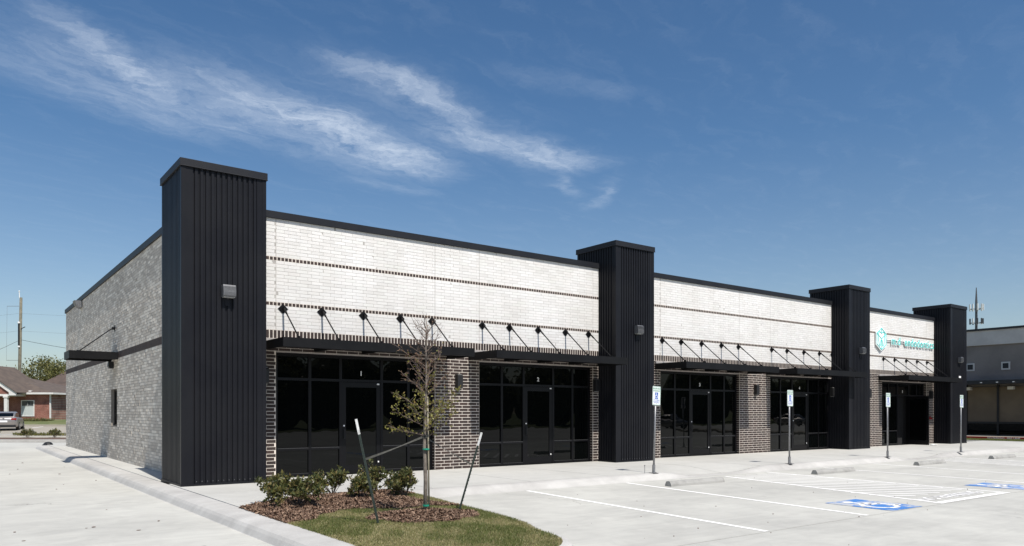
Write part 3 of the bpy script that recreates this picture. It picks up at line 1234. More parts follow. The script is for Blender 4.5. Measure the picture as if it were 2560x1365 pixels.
CAN = [(6.04, 11.20, (6.54, 7.53, 8.66, 9.74, 10.72)), (11.92, 16.94, (12.40, 13.38, 14.47, 15.57, 16.55)),
       (19.66, 24.90, (20.03, 21.02, 22.14, 23.29, 24.32)), (26.08, 31.25, (26.47, 27.52, 28.73, 29.90, 30.88)),
       (34.86, 40.30, (35.32, 36.38, 37.52, 38.62, 39.67))]
CD = 1.40
for (a, b, rods) in CAN:
    yf = YW - CD
    cb = min(b, 30.80) if a == 26.08 else b
    fr = MB()
    yback = YW - .006
    fr.box(a, b, yf, yf + .012, 3.07, 3.285)
    fr.box(a, b, yf + .012, yf + .07, 3.273, 3.285).box(a, b, yf + .012, yf + .07, 3.07, 3.082)
    fr.box(a, a + .012, yf + .0125, yback, 3.071, 3.284)
    if b == cb:
        fr.box(b - .012, b, yf + .0125, yback, 3.071, 3.284)
    else:
        fr.box(b - .012, b, yf + .0125, YT - .05, 3.071, 3.284)
    cn = part(fr, 'canopy', M['canopy'])
    dk = MB()
    x_ = a + .013
    xr = b - .013
    while x_ < xr - .02:
        x2 = min(x_ + .30, xr)
        if x2 > cb and a == 26.08:
            dk.box(x_, x2 - .004, yf + .013, YT - .06, 3.17, 3.185)
        else:
            dk.box(x_, x2 - .004, yf + .013, yback - .001, 3.17, 3.185)
        x_ = x2
    dk.build('deck', M['canopy'], cn)
    MB().box(a + .02, min(cb, b) - .02, YW - .05, YW - .007, 3.29, 3.37).build('ledger', M['lintel'], cn)
    for q in range(1, 4):
        xb = a + (b - a) * q / 4
        MB().box(xb - .03, xb + .03, yf + .014, YW - .06, 3.09, 3.169).build('cross_beam', M['canopy'], cn)
    for rx_ in rods:
        diamond(rx_, 4.10, .125, YW - .016, YW - .0045).build('wall_plate', M['canopy'], cn)
        lug = MB().box(rx_ - .012, rx_ + .012, YW - .11, YW - .0165, 4.06, 4.14)
        lug.box(rx_ + .05, rx_ + .062, YW - .024, YW - .0165, 4.09, 4.11).box(rx_ - .062, rx_ - .05, YW - .024, YW - .0165, 4.09, 4.11)
        lug.build('lug', M['canopy'], cn)
        MB().tube([(rx_, YW - .085, 4.10), (rx_, YW - 1.03, 3.33)], .017, 8).tube([(rx_, YW - .085, 4.10), (rx_, YW - .25, 3.965)], .024, 8).build('hanger_rod', M['canopy'], cn)
        MB().box(rx_ - .01, rx_ + .01, YW - 1.09, YW - .98, 3.285, 3.36).build('foot_lug', M['canopy'], cn)

# side canopy over the service window
xo = 3.15
fr = MB().box(xo, XS - .006, 27.77, 27.785, 3.33, 3.58).box(xo, XS - .006, 29.0, 29.015, 3.33, 3.58).box(xo, xo + .014, 27.7851, 28.9999, 3.33, 3.58)
cn = part(fr, 'side_canopy', M['canopy'])
MB().box(xo + .0145, XS - .007, 27.786, 28.999, 3.42, 3.44).build('deck', M['canopy'], cn)
MB().prism([(28.4, 4.42 - .12), (28.52, 4.42), (28.4, 4.42 + .12), (28.28, 4.42)], 'x', XS - .014, XS - .004).build('wall_plate', M['canopy'], cn)
MB().box(XS - .10, XS - .0145, 28.388, 28.412, 4.37, 4.46).build('lug', M['canopy'], cn)
MB().tube([(XS - .08, 28.4, 4.42), (3.50, 28.4, 3.60)], .018, 8).build('hanger_rod', M['canopy'], cn)
MB().box(3.44, 3.56, 28.39, 28.41, 3.581, 3.64).build('foot_lug', M['canopy'], cn)
MB().prism([(XS - .002, 3.32), (XS - .17, 3.32), (XS - .19, 3.14), (XS - .15, 3.09), (XS - .002, 3.09)], 'y', 28.3, 28.55)
lp = part(MB().prism([(XS - .002, 3.31), (XS - .15, 3.31), (XS - .17, 3.16), (XS - .13, 3.08), (XS - .002, 3.08)], 'y', 28.6, 28.85), 'wall_lamp', M['black'])
lp = part(MB().prism([(XS - .002, 6.24), (XS - .30, 6.24), (XS - .22, 6.05), (XS - .10, 5.96), (XS - .002, 5.96)], 'y', 35.95, 36.5), 'roof_scupper', M['fixture'])
# service window
sw = part(MB().box(XS + .10, XS + .16, 27.992, 28.04, 1.132, 2.378).box(XS + .10, XS + .16, 29.11, 29.158, 1.132, 2.378)
          .box(XS + .10, XS + .16, 28.041, 29.109, 1.132, 1.18).box(XS + .10, XS + .16, 28.041, 29.109, 2.33, 2.378), 'service_window', M['frame'])
MB().box(XS + .12, XS + .13, 28.041, 29.109, 1.181, 2.329).build('glass_pane', M['glass'], sw)
rv = part(MB().box(XS + .001, XS + .10, 27.992, 29.158, 1.10, 1.131), 'window_sill', M['grey_mortar'])
# fire department fitting on the last pier
fd = part(MB().tube([(39.95, YW - .003, 1.30), (39.95, YW - .06, 1.30)], .075, 12).tube([(39.95, YW - .06, 1.30), (39.95, YW - .13, 1.25)], .04, 10), 'fire_connection', M['red'])

# door rag
rag = MB().ball((38.0, 16.95, .03), (.14, .10, .035), 8, 5).ball((38.16, 16.9, .02), (.08, .12, .02), 8, 5).build('cloth_bundle', M['white'])
tag(rag, 'white cloth lying on the sidewalk under the open glass door', 'cloth')

# ------------------------------------------------------------------ business sign
ys_ = YW - .10
sg = thing('business_sign', (34.10, YW, 4.55), 'turquoise tooth in cube logo and lettering sign on the white brick above the last shop', 'sign')


def sgp(name, mb, mat, parent=sg):
    o = mb.build(name, mat, parent)
    if parent is sg:
        o.location = (-34.10, -YW, -4.55)
    return o


cx0, cz0, rr = 34.98, 5.02, .50
RX = .87
hexo = [(cx0 + rr * RX * math.sin(k * math.pi / 3) * 1.10, cz0 + rr * math.cos(k * math.pi / 3)) for k in range(6)]
big = [(cx0 + (p[0] - cx0) * 1.14, cz0 + (p[1] - cz0) * 1.14) for p in hexo]
lb = sgp('logo_backing', MB().prism(big, 'y', ys_ + .012, ys_ + .06), M['sign_back'])
ST = .014


def stroke(points, closed=False, r=ST):
    m = MB()
    pts = [(p[0], ys_ + .004, p[1]) for p in points]
    if closed:
        pts.append(pts[0])
    for k in range(len(pts) - 1):
        m.tube([pts[k], pts[k + 1]], r, 6)
    return m


def merge(*ms):
    o = MB()
    for q in ms:
        k = len(o.v)
        o.v += q.v
        o.f += [tuple(k + j for j in f) for f in q.f]
    return o


cube = merge(stroke(hexo, True), stroke([hexo[5], (cx0, cz0), hexo[1]]), stroke([(cx0, cz0), hexo[3]]), stroke([hexo[0], (cx0, cz0 + rr * .60)]))
cube.build('cube_outline', M['turquoise'], lb)
tooth = []
for (tx, tz) in [(0, .26), (-.06, .29), (-.14, .33), (-.23, .31), (-.28, .22), (-.29, .08), (-.26, -.10), (-.22, -.24), (-.15, -.33), (-.10, -.31),
                 (-.09, -.20), (-.07, -.10), (0, -.04), (.07, -.10), (.09, -.20), (.10, -.31), (.15, -.33), (.22, -.24), (.26, -.10), (.29, .08),
                 (.28, .22), (.23, .31), (.14, .33), (.06, .29)]:
    tooth.append((cx0 + tx * 1.0, cz0 + tz))
stroke(tooth, True).build('tooth_outline', M['turquoise'], lb)
me = text_mesh('m.d  endodontics', .56, .005, M['turquoise'], -.004, spacing=1.1)
xsv = np.empty(len(me.vertices) * 3)
me.vertices.foreach_get('co', xsv)
xsv = xsv.reshape(-1, 3)
wid = xsv[:, 0].max() - xsv[:, 0].min()
xsv[:, 0] *= 4.28 / wid
me.vertices.foreach_set('co', xsv.ravel())
lt = link('lettering', me, sg, (38.12 - 34.10, ys_ + .030 - YW, 4.98 - 4.55))
lt.rotation_euler = (R(90), 0, 0)
me2 = text_mesh('m.d  endodontics', .56, .008, M['sign_back'], .022, spacing=1.1)
xs2 = np.empty(len(me2.vertices) * 3)
me2.vertices.foreach_get('co', xs2)
xs2 = xs2.reshape(-1, 3)
xs2[:, 0] *= 4.28 / wid
me2.vertices.foreach_set('co', xs2.ravel())
lt2 = link('letter_backing', me2, sg, (38.12 - 34.10, ys_ + .045 - YW, 4.98 - 4.55))
lt2.rotation_euler = (R(90), 0, 0)
lt2['kind'] = 'stuff'
for k in range(2):
    sgp('standoff_rail', MB().box(34.6, 40.1, YW - .045, YW - .01, 4.93 + k * .09, 4.945 + k * .09), M['white'])

# ------------------------------------------------------------------ wheelchair symbol outline (unit 1 x 1, centre 0)
def wheelchair(scale, thick, mat, name='symbol'):
    m = MB()

    def disc(cx, cy, r, n=14):
        m.prism([(cx + r * math.cos(2 * math.pi * k / n), cy + r * math.sin(2 * math.pi * k / n)) for k in range(n)], 'z', 0, thick)

    def bar(x0, y0, x1, y1, w):
        d = Vector((x1 - x0, y1 - y0)).normalized()
        n_ = Vector((-d.y, d.x)) * w / 2
        m.prism([(x0 + n_.x, y0 + n_.y), (x0 - n_.x, y0 - n_.y), (x1 - n_.x, y1 - n_.y), (x1 + n_.x, y1 + n_.y)], 'z', 0, thick)
    disc(-.06, .38, .085)
    bar(-.05, .30, -.02, .02, .10)
    bar(-.04, .16, .17, .16, .07)
    bar(-.05, .02, .19, .02, .09)
    bar(.17, .03, .27, -.26, .09)
    bar(.25, -.25, .36, -.22, .07)
    k0, k1, n = 100, 340, 16
    for k in range(n):
        a = R(k0 + (k1 - k0) * k / n)
        b = R(k0 + (k1 - k0) * (k + 1) / n)
        r0, r1 = .21, .29
        m.prism([(-.06 + r0 * math.cos(a), -.13 + r0 * math.sin(a)), (-.06 + r1 * math.cos(a), -.13 + r1 * math.sin(a)),
                 (-.06 + r1 * math.cos(b), -.13 + r1 * math.sin(b)), (-.06 + r0 * math.cos(b), -.13 + r0 * math.sin(b))], 'z', 0, thick)
    m.v = [(p[0] * scale, p[1] * scale, p[2]) for p in m.v]
    return m.mesh(name, mat)


# ------------------------------------------------------------------ reserved parking signs
def rrect(w, h, r, n=4):
    p = []
    for (cx, cz, a0) in ((w / 2 - r, h / 2 - r, 0), (-w / 2 + r, h / 2 - r, 90), (-w / 2 + r, -h / 2 + r, 180), (w / 2 - r, -h / 2 + r, 270)):
        for k in range(n + 1):
            a = R(a0 + 90 * k / n)
            p.append((cx + r * math.cos(a), cz + r * math.sin(a)))
    return p


def make_sign():
    s = thing('reserved_parking_sign', (0, 0, 0), 'x', 'sign', 'reserved parking signs along the front curb')
    MB().tube([(0, 0, 0), (0, 0, 2.22)], .026, 10).build('post', M['steel'], s, smooth=True)
    MB().tube([(0, 0, -.002), (0, 0, .22)], .040, 10).box(-.09, .09, -.09, .09, -.005, .012).box(-.075, -.055, -.03, -.01, .012, .03).box(.055, .075, -.03, -.01, .012, .03).build('base_sleeve', M['steel'], s)
    pn = MB().prism(rrect(.305, .50, .03), 'y', -.032, -.028).build('sign_panel', M['sign_white'], s, (0, 0, 2.03))
    bo = MB()
    o = rrect(.29, .485, .025)
    i_ = rrect(.275, .47, .020)
    n = len(o)
    bo.v = [(p[0], -.0335, p[1]) for p in o] + [(p[0], -.0335, p[1]) for p in i_]
    bo.f = [(k, (k + 1) % n, n + (k + 1) % n, n + k) for k in range(n)]
    bo.build('border', M['green_print'], pn)
    for txt, sz, z_, mt in (('RESERVED', .060, .185, 'green_print'), ('PARKING', .060, .125, 'green_print'),
                            ('VAN ACCESSIBLE', .030, -.115, 'blue'), ('VIOLATORS SUBJECT TO', .021, -.155, 'blue'), ('FINE AND TOWING', .021, -.185, 'blue')):
        l_ = link('lettering', text_mesh(txt, sz, .0004, M[mt], .0006), pn, (0, -.0336, z_))
        l_.rotation_euler = (R(90), 0, 0)
    MB().box(-.058, .058, -.0338, -.0325, -.085, .085).build('blue_square', M['blue'], pn)
    w_ = link('wheelchair_symbol', wheelchair(.155, .0006, M['sign_white']), pn, (-.002, -.0339, -.002))
    w_.rotation_euler = (R(90), 0, 0)
    for z_ in (.20, -.20):
        MB().tube([(0, -.036, z_), (0, .03, z_)], .007, 6).build('bolt', M['steel'], pn)
    return s


SIG = [(14.85, 13.62, 2.6, 'leaning reserved parking sign nearest the camera, beside the second ribbed tower'),
       (20.88, 13.55, 0.4, 'reserved parking sign in front of the fourth shop opening, right of the first wheel stop'),
       (26.83, 13.50, 0.2, 'reserved parking sign in front of the third ribbed tower and the last shop door'),
       (32.46, 13.40, 1.0, 'reserved parking sign farthest right, seen against the dark neighbour building')]
s0 = make_sign()
for k, (x_, y_, ln, lab) in enumerate(SIG):
    s = s0 if k == 0 else copy_tree(s0)
    s.location = (x_, y_, 0)
    s.rotation_euler = (R(-.4), R(ln), R(0))
    s['label'] = lab
stk = MB().tube([(14.62, 13.72, -.02), (14.62, 13.72, .20)], .007, 6).box(14.605, 14.635, 13.712, 13.728, .19, .215).build('survey_stake', M['steel'])
tag(stk, 'thin short metal stake in the sidewalk left of the leaning sign', 'stake')

# ------------------------------------------------------------------ wheel stops
WS = [(13.60, 12.02, 1.92, 'concrete wheel stop nearest the camera, below the leaning parking sign'),
      (19.48, 11.86, 1.98, 'concrete wheel stop right of the first striped aisle'),
      (25.40, 11.84, 1.98, 'concrete wheel stop in front of the last shop, between two stall lines'),
      (31.12, 11.80, 2.05, 'farthest concrete wheel stop, near the right edge')]
pf = [(-.10, 0), (.10, 0), (.092, .05), (.055, .115), (.03, .122), (-.03, .122), (-.055, .115), (-.092, .05)]
ws_me = None
for k, (x_, y_, L_, lab) in enumerate(WS):
    if ws_me is None:
        ws_me = MB().prism(pf, 'x', 0, 1.95).mesh('wheel_stop', M['stop'])
    o = link('wheel_stop', ws_me, None, (x_, y_, LOT + .001))
    o.rotation_euler = (0, 0, R(random.uniform(-1.2, .6)))
    tag(o, lab, 'wheel stop', 'concrete wheel stops')
    for q in (.35, 1.6):
        MB().tube([(q, 0, .10), (q, 0, .126)], .016, 8).build('pin', M['steel'], o)

# ------------------------------------------------------------------ painted markings
def strip(a, b, w, z=LOT + .004):
    d = (Vector(b) - Vector(a)).normalized()
    n_ = Vector((-d.y, d.x)) * w / 2
    return [(a[0] + n_.x, a[1] + n_.y), (a[0] - n_.x, a[1] - n_.y), (b[0] - n_.x, b[1] - n_.y), (b[0] + n_.x, b[1] + n_.y)]


mk = MB()
lines = [((10.34, 13.22), (9.63, 6.62)), ((13.45, 13.22), (12.49, 6.62)), ((16.95, 12.95), (15.29, 6.62)), ((19.12, 13.15), (18.42, 6.62)),
         ((22.05, 13.1), (21.25, 6.62)), ((25.10, 13.1), (24.0, 6.62)), ((28.9, 13.1), (27.3, 6.62)), ((31.0, 13.1), (30.4, 6.62)), ((34.0, 13.1), (33.3, 6.62)),
         ((37.0, 13.1), (36.3, 6.62)), ((40.9, 13.1), (39.4, 6.62))]
for (a, b) in lines:
    p = strip(a, b, .10)
    mk.quad(*[(q[0], q[1], LOT + .004) for q in reversed(p)])


def clip_seg(a, b, poly):
    """clip a segment to a convex polygon (counter-clockwise)"""
    t0, t1 = 0.0, 1.0
    d = (b[0] - a[0], b[1] - a[1])
    n = len(poly)
    for k in range(n):
        p, q = poly[k], poly[(k + 1) % n]
        e = (q[0] - p[0], q[1] - p[1])
        num = e[0] * (a[1] - p[1]) - e[1] * (a[0] - p[0])
        den = e[0] * d[1] - e[1] * d[0]
        if abs(den) < 1e-9:
            if num < 0:
                return None
            continue
        t = -num / den
        if den > 0:
            t0 = max(t0, t)
        else:
            t1 = min(t1, t)
    if t1 - t0 < .02:
        return None
    return ((a[0] + d[0] * t0, a[1] + d[1] * t0), (a[0] + d[0] * t1, a[1] + d[1] * t1))


for off in (0, 11.95, 23.9):
    ai = [(15.42 + off, 7.55), (18.44 + off, 7.55), (19.05 + off, 12.9), (16.9 + off, 12.85)]
    for k in range(15):
        y_ = 7.0 + k * .66
        s = clip_seg((14.0 + off, y_ + 3.2), (20.0 + off, y_ + 3.2 - 6 * 1.22), ai)
        if s:
            p = strip(s[0], s[1], .10)
            mk.quad(*[(q[0], q[1], LOT + .0044) for q in reversed(p)])
    p = strip((15.25 + off, 6.72), (18.47 + off, 6.72), .16)
    mk.quad(*[(q[0], q[1], LOT + .0048) for q in reversed(p)])
mk = mk.build('stall_markings', M['paint'])
tag(mk, kind='structure')
for off in (0, 11.95):
    me = text_mesh('NO PARKING', .44, .0005, M['worn_white'], .012)
    o = link('lane_lettering', me, None, (16.78 + off, 7.12, LOT + .006))
    tag(o, kind='structure')
for (sx, sy) in ((14.0, 7.32), (19.95, 7.28), (25.9, 7.28), (31.9, 7.28)):
    q = MB()
    q.quad((sx - .62, sy - .68, 0), (sx + .50, sy - .68, 0), (sx + .62, sy + .68, 0), (sx - .50, sy + .68, 0))
    o = q.build('accessible_symbol', M['worn_blue'], None, (0, 0, LOT + .005))
    tag(o, kind='structure')
    w_ = link('wheelchair_figure', wheelchair(1.22, .0006, M['worn_white']), o, (sx, sy, .003))

# pebbles, twigs and leaves blown about on the lot
pb = MB()
for k in range(60):
    x_, y_ = random.uniform(7.6, 26), random.uniform(3.5, 12.9)
    r_ = random.uniform(.005, .015)
    pb.ball((x_, y_, LOT + r_ * .5), (r_, r_ * random.uniform(.5, 1), r_ * .6), 6, 4)
for k in range(60):
    x_, y_ = random.uniform(-3, 3.3), random.uniform(8, 34)
    r_ = random.uniform(.008, .02)
    pb.ball((x_, y_, LOT + r_ * .5), (r_ * random.uniform(1, 2.5), r_ * random.uniform(.4, 1), r_ * .5), 6, 4)
pb = pb.build('debris', M['twig'])
tag(pb, 'scattered pebbles and dry leaf bits on the pale concrete', 'debris', kind='stuff')
bk = MB().ball((4.02, 43.25, -.02), (.22, .20, .17), 10, 6).ball((3.85, 43.1, -.06), (.13, .14, .10), 8, 5).tube([(3.7, 43.0, -.12), (4.25, 43.1, -.12)], .05, 6).build('black_bundle', M['black'])
tag(bk, 'black plastic bundle lying at the far end of the drive lane curb', 'bundle')


# ------------------------------------------------------------------ young staked tree
tx, ty = 5.80, 9.92
tz = .08
tree = thing('young_tree', (tx, ty, tz), 'slender young tree with sparse yellow green leaves in a mulch ring', 'tree')
H = 2.92
tp = [(0, 0, -.05), (.005, 0, .5), (-.01, .01, 1.0), (.0, 0, 1.5), (.02, 0, 2.0), (.015, .01, 2.5), (.02, 0, H)]
MB().tube(tp, [.034, .030, .026, .022, .016, .010, .004], 10).build('trunk', M['bark'], tree, smooth=True)
MB().tube([(.045, -.035, -.05), (.035, -.03, 1.0), (.028, -.02, 1.75)], [.014, .013, .011], 8).build('stake', M['bamboo'], tree, smooth=True)
for z_ in (.10, .95, .32):
    MB().tube([(.005, -.01, z_), (.005, -.01, z_ + .022)], .052, 10).build('green_tie', M['tie_green'], tree) if z_ != .32 else None
br = MB()
tips_leaf, tips_bud = [], []
rt2 = Vector((math.sin(TH), -math.cos(TH), 0))
random.seed(21)
for k in range(34):
    z_ = 1.12 + (H - 1.25) * (k / 33) ** 1.05
    az = k * 2.4 + random.uniform(-.3, .3)
    ln = (0.57 if z_ < 1.75 else .54 if z_ < 2.1 else .44) * random.uniform(.75, 1.1) * (1 if z_ < 2.2 else (H + .25 - z_) / .9)
    el = random.uniform(.25, .6) if z_ < 1.6 else random.uniform(.5, .9)
    base = Vector((0, 0, z_))
    d = Vector((math.cos(az) * math.cos(el), math.sin(az) * math.cos(el), math.sin(el)))
    pts_ = [base]
    for q in range(1, 6):
        d = (d + Vector((random.gauss(0, .10), random.gauss(0, .10), .05 + random.gauss(0, .07)))).normalized()
        pts_.append(pts_[-1] + d * ln / 5)
    br.tube(pts_, [.009, .0075, .006, .005, .004, .0025], 5, cap=False)
    for q in range(1, 6):
        for tw_ in range(3 if z_ < 2.3 else 2):
            dd = (d + Vector((random.gauss(0, .8), random.gauss(0, .8), random.gauss(.1, .5)))).normalized()
            l2 = random.uniform(.06, .20)
            e_ = pts_[q] + dd * l2
            mid = pts_[q] + dd * l2 * .5 + Vector((0, 0, .01))
            br.tube([pts_[q], mid, e_], [.003, .0025, .0014], 4, cap=False)
            for s in range(4):
                c_ = pts_[q].lerp(e_, random.uniform(.3, 1))
                if z_ < 1.68:
                    tips_leaf += [c_ + Vector([random.gauss(0, .012) for _ in range(3)]) for _ in range(1 + (s < 2))]
                elif z_ < 2.25 and s < 3:
                    tips_bud.append(c_)
                    if random.random() < .12:
                        tips_leaf.append(c_)
                elif s < 1:
                    tips_bud.append(c_)
br.build('branches', M['twig'], tree)
soup('foliage', leaves([tuple(p) for p in tips_leaf], .040, .024, .1, 3), 4, M['tree_leaf'], tree)
soup('buds', leaves([tuple(p) for p in tips_bud], .026, .014, .3, 4), 4, M['bud'], tree)


# stakes with straps
def tpost(base, top, label):
    b_, t_ = Vector(base), Vector(top)
    L_ = (t_ - b_).length
    o = thing('tree_stake', base, label, 'stake', 'green metal posts bracing the young tree')
    o.rotation_euler = (t_ - b_).to_track_quat('Z', 'Y').to_euler()
    MB().box(-.016, .016, -.004, .004, -.15, L_ - .22).box(-.003, .003, .0045, .026, -.15, L_ - .22).build('post', M['post_green'], o)
    MB().box(-.0165, .0165, -.0045, .0045, L_ - .219, L_).box(-.0035, .0035, .005, .0265, L_ - .219, L_).build('white_tip', M['post_white'], o)
    st = MB()
    for k in range(int((L_ - .3) / .055)):
        z_ = .1 + k * .055
        st.box(-.008, .008, -.010, -.0041, z_, z_ + .012)
    st.build('studs', M['post_green'], o)
    return o


pa0, pa1 = (4.86, 9.62, .0), (4.60, 9.80, 1.50)
pb0, pb1 = (6.59, 10.18, .03), (6.90, 10.0, 1.27)
tpost(pa0, pa1, 'green metal post with white tip left of the young tree')
tpost(pb0, pb1, 'green metal post with white tip right of the young tree')


def strap(a, b, sag, label):
    m = MB()
    a, b = Vector(a), Vector(b)
    n = 8
    for k in range(n):
        p = a.lerp(b, k / n) - Vector((0, 0, sag * math.sin(math.pi * k / n)))
        q = a.lerp(b, (k + 1) / n) - Vector((0, 0, sag * math.sin(math.pi * (k + 1) / n)))
        tw0, tw1 = k * .35, (k + 1) * .35
        h0 = Vector((0, .006 * math.sin(tw0), .013 * abs(math.cos(tw0)) + .004))
        h1 = Vector((0, .006 * math.sin(tw1), .013 * abs(math.cos(tw1)) + .004))
        th = Vector((.0015, .0015, 0))
        m.quad(p - h0 - th, q - h1 - th, q + h1 - th, p + h0 - th)
        m.quad(p - h0 + th, p + h0 + th, q + h1 + th, q - h1 + th)
        m.quad(p + h0 - th, q + h1 - th, q + h1 + th, p + h0 + th)
        m.quad(p - h0 - th, p - h0 + th, q - h1 + th, q - h1 - th)
    m.tube([b + Vector((0, 0, -.012)), b + Vector((0, 0, .012))], .032, 8)
    o = m.build('tree_strap', M['strap'])
    return tag(o, label, 'strap', 'webbing straps from the posts to the tree')


A_ = Vector(pa0).lerp(Vector(pa1), .62)
B_ = Vector(pb0).lerp(Vector(pb1), .58)
strap(A_, (tx, ty, tz + 1.16), .008, 'grey strap running from the left post up to the tree trunk')
strap(B_, (tx, ty, tz + 1.14), .008, 'grey strap running from the right post up to the tree trunk')


# ------------------------------------------------------------------ shrubs
def shrub_meshes(seed, r=.34, h=.44, n=520, ll=.055):
    rd = random.Random(seed)
    st = MB()
    pts_ = []
    for k in range(15):
        a = rd.uniform(0, 6.283)
        el = rd.uniform(.5, 1.35)
        L_ = rd.uniform(.7, 1.0)
        e = Vector((math.cos(a) * math.cos(el) * r * 1.15, math.sin(a) * math.cos(el) * r * 1.15, h * math.sin(el) * L_))
        m_ = e * .5 + Vector((rd.gauss(0, .02), rd.gauss(0, .02), .02))
        st.tube([(0, 0, -.02), m_, e], [.007, .005, .003], 5, cap=False)
        for q in range(5):
            f = m_.lerp(e, rd.uniform(.1, 1)) + Vector((rd.gauss(0, .06), rd.gauss(0, .06), rd.gauss(.02, .05)))
            st.tube([m_.lerp(e, rd.uniform(0, .8)), f], [.003, .002], 4, cap=False)
            for w_ in range(n // 75):
                pts_.append(f + Vector([rd.gauss(0, .022) for _ in range(3)]))
    pts_ = [p for p in pts_ if p.z > .03]
    return st.mesh('stems', M['twig']), pts_


def make_shrub(loc, label, seed, r, h, n, ll, group, name='shrub', wd=.45):
    o = thing(name, loc, label, 'shrub', group)
    sm, p = shrub_meshes(seed, r, h, n, ll)
    link('stems', sm, o)
    soup('foliage', leaves([tuple(q) for q in p], ll, ll * wd, .8, seed), 4, M['shrub_leaf'], o)
    return o


SH = [((4.72, 12.25), .40, .44, 900, 'large shrub at the front of the left cluster in the mulch'),
      ((4.60, 13.0), .28, .42, 520, 'shrub at the far left of the mulch bed by the first tower'),
      ((5.85, 13.45), .30, .46, 620, 'shrub in front of the first shop windows, rear right of the left cluster'),
      ((5.95, 12.42), .21, .32, 560, 'small dark shrub just left of the left metal post'),
      ((6.70, 13.35), .27, .52, 560, 'tallest shrub behind the left metal post'),
      ((7.05, 13.05), .20, .36, 380, 'loose shrub between the tallest one and the tree trunk'),
      ((6.85, 12.45), .29, .42, 720, 'rounded shrub just left of the tree trunk')]
for k, ((x_, y_), r_, h_, n_, lab) in enumerate(SH):
    z_ = float(soil_z(np.array(x_), np.array(y_)))
    make_shrub((x_, y_, z_), lab, 30 + k, r_ * 1.25, h_ * 1.14, int(n_ * 2.2), .078, 'shrubs in the mulch bed')

# ------------------------------------------------------------------ neighbouring street to the left
M['tan'] = concrete('old_concrete', (0.36, 0.33, 0.27), (0.29, 0.265, 0.215))
M['gravel'] = pmat('pale_gravel', (0.42, 0.39, 0.33), 0.95, (0.30, 0.28, 0.23), 2.5, 6, bump=.8, bscale=20)


def nb_strip(name, w0, z0, w1, z1, mat, u0=-75, u1=-10, dz=0):
    m = MB()
    n = 26
    for k in range(n + 1):
        u = u0 + (u1 - u0) * k / n
        m.v += [NB(u, w0, z0 + dz), NB(u, w1, z1 + dz)]
    for k in range(n):
        m.f.append((2 * k, 2 * k + 2, 2 * k + 3, 2 * k + 1))
    o = m.build(name, mat)
    return tag(o, kind='structure')


# low earth bank that carries the neighbour's lot
m = MB()
prof_b = [(44.1, -.30), (44.1, -.06), (49.0, -.02), (53.0, -.02), (66.8, .30), (67.2, .30), (76, .82), (110, .85), (150, .85), (175, -.3)]
for k, (w_, z_) in enumerate(prof_b):
    for u in (-110, -16 if w_ < 60 else 10):
        m.v.append(NB(u, w_, z_))
for k in range(len(prof_b) - 1):
    m.f.append((2 * k, 2 * k + 1, 2 * k + 3, 2 * k + 2))
bank = m.build('neighbour_ground', M['lawn'])
tag(bank, kind='structure')
nb_strip('street_curb', 43.7, -.14, 43.7, .0, M['curb'], u1=-16)
nb_strip('street_curb', 43.7, .0, 44.2, .0, M['curb'], u1=-16)
nb_strip('mulch_strip', 44.2, -.01, 47.2, .01, M['mulch_soil'], u1=-16)
nb_strip('gravel_strip', 47.2, .01, 51.6, .015, M['gravel'], u1=-16)
nb_strip('neighbour_curb', 51.6, .10, 51.85, .10, M['curb'], u1=-16)
nb_strip('neighbour_curb', 51.6, .01, 51.6, .10, M['curb'], u1=-16)
nb_strip('neighbour_parking', 51.86, .01, 66.8, .33, M['tan'], u1=10)
nb_strip('neighbour_curb', 66.8, .33, 66.8, .45, M['tan'], u1=10)
nb_strip('neighbour_curb', 66.8, .45, 68.2, .47, M['tan'], u1=10)
for u in (-37.5, -33.4, -41.2):
    m = MB()
    p0, p1 = NB(u, 66.4, .326), NB(u + 1.2, 62.0, .224)
    d_ = Vector(NB(.07, 0, 0))
    m.quad(Vector(p0) - d_, Vector(p1) - d_, Vector(p1) + d_, Vector(p0) + d_)
    tag(m.build('stall_markings', M['paint']), kind='structure')

M['house_brick'] = bpy.data.materials.new('red_house_brick')
M['house_brick'].use_nodes = True
t = M['house_brick'].node_tree
N = NT(t)
tcn = N.n('ShaderNodeTexCoord')
mp = N.n('ShaderNodeMapping')
mp.inputs['Rotation'].default_value = (R(90), 0, 0)
t.links.new(tcn.outputs['Object'], mp.inputs[0])
bt = N.n('ShaderNodeTexBrick')
bt.inputs['Color1'].default_value = (.22, .055, .035, 1)
bt.inputs['Color2'].default_value = (.30, .11, .075, 1)
bt.inputs['Mortar'].default_value = (.33, .25, .21, 1)
bt.inputs['Scale'].default_value = 1
bt.inputs['Brick Width'].default_value = .24
bt.inputs['Row Height'].default_value = .085
bt.inputs['Mortar Size'].default_value = .009
t.links.new(mp.outputs[0], bt.inputs['Vector'])
nz = N.noise(tcn.outputs['Object'], 1.2, 4, .6)
mmx = N.n('ShaderNodeMix', data_type='RGBA', blend_type='MULTIPLY')
t.links.new(N.smooth(nz, .4, .7), mmx.inputs[0])
t.links.new(bt.outputs[0], mmx.inputs[6])
mmx.inputs[7].default_value = (.6, .55, .55, 1)
t.links.new(mmx.outputs[2], t.nodes['Principled BSDF'].inputs['Base Color'])
t.nodes['Principled BSDF'].inputs['Roughness'].default_value = .85
M['shingle'] = pmat('brown_shingle', (0.115, 0.088, 0.07), 0.9, (0.085, 0.066, 0.055), 1.6, 8, bump=.8, bscale=9)
M['shingle2'] = pmat('darker_shingle', (0.10, 0.072, 0.06), 0.9, (0.075, 0.056, 0.048), 1.2, 8, bump=.8, bscale=9)
M['trim'] = pmat('white_trim', (.72, .71, .68), .6, (.62, .61, .58), 4)
M['blind'] = pmat('window_blind', (.50, .56, .55), .7)
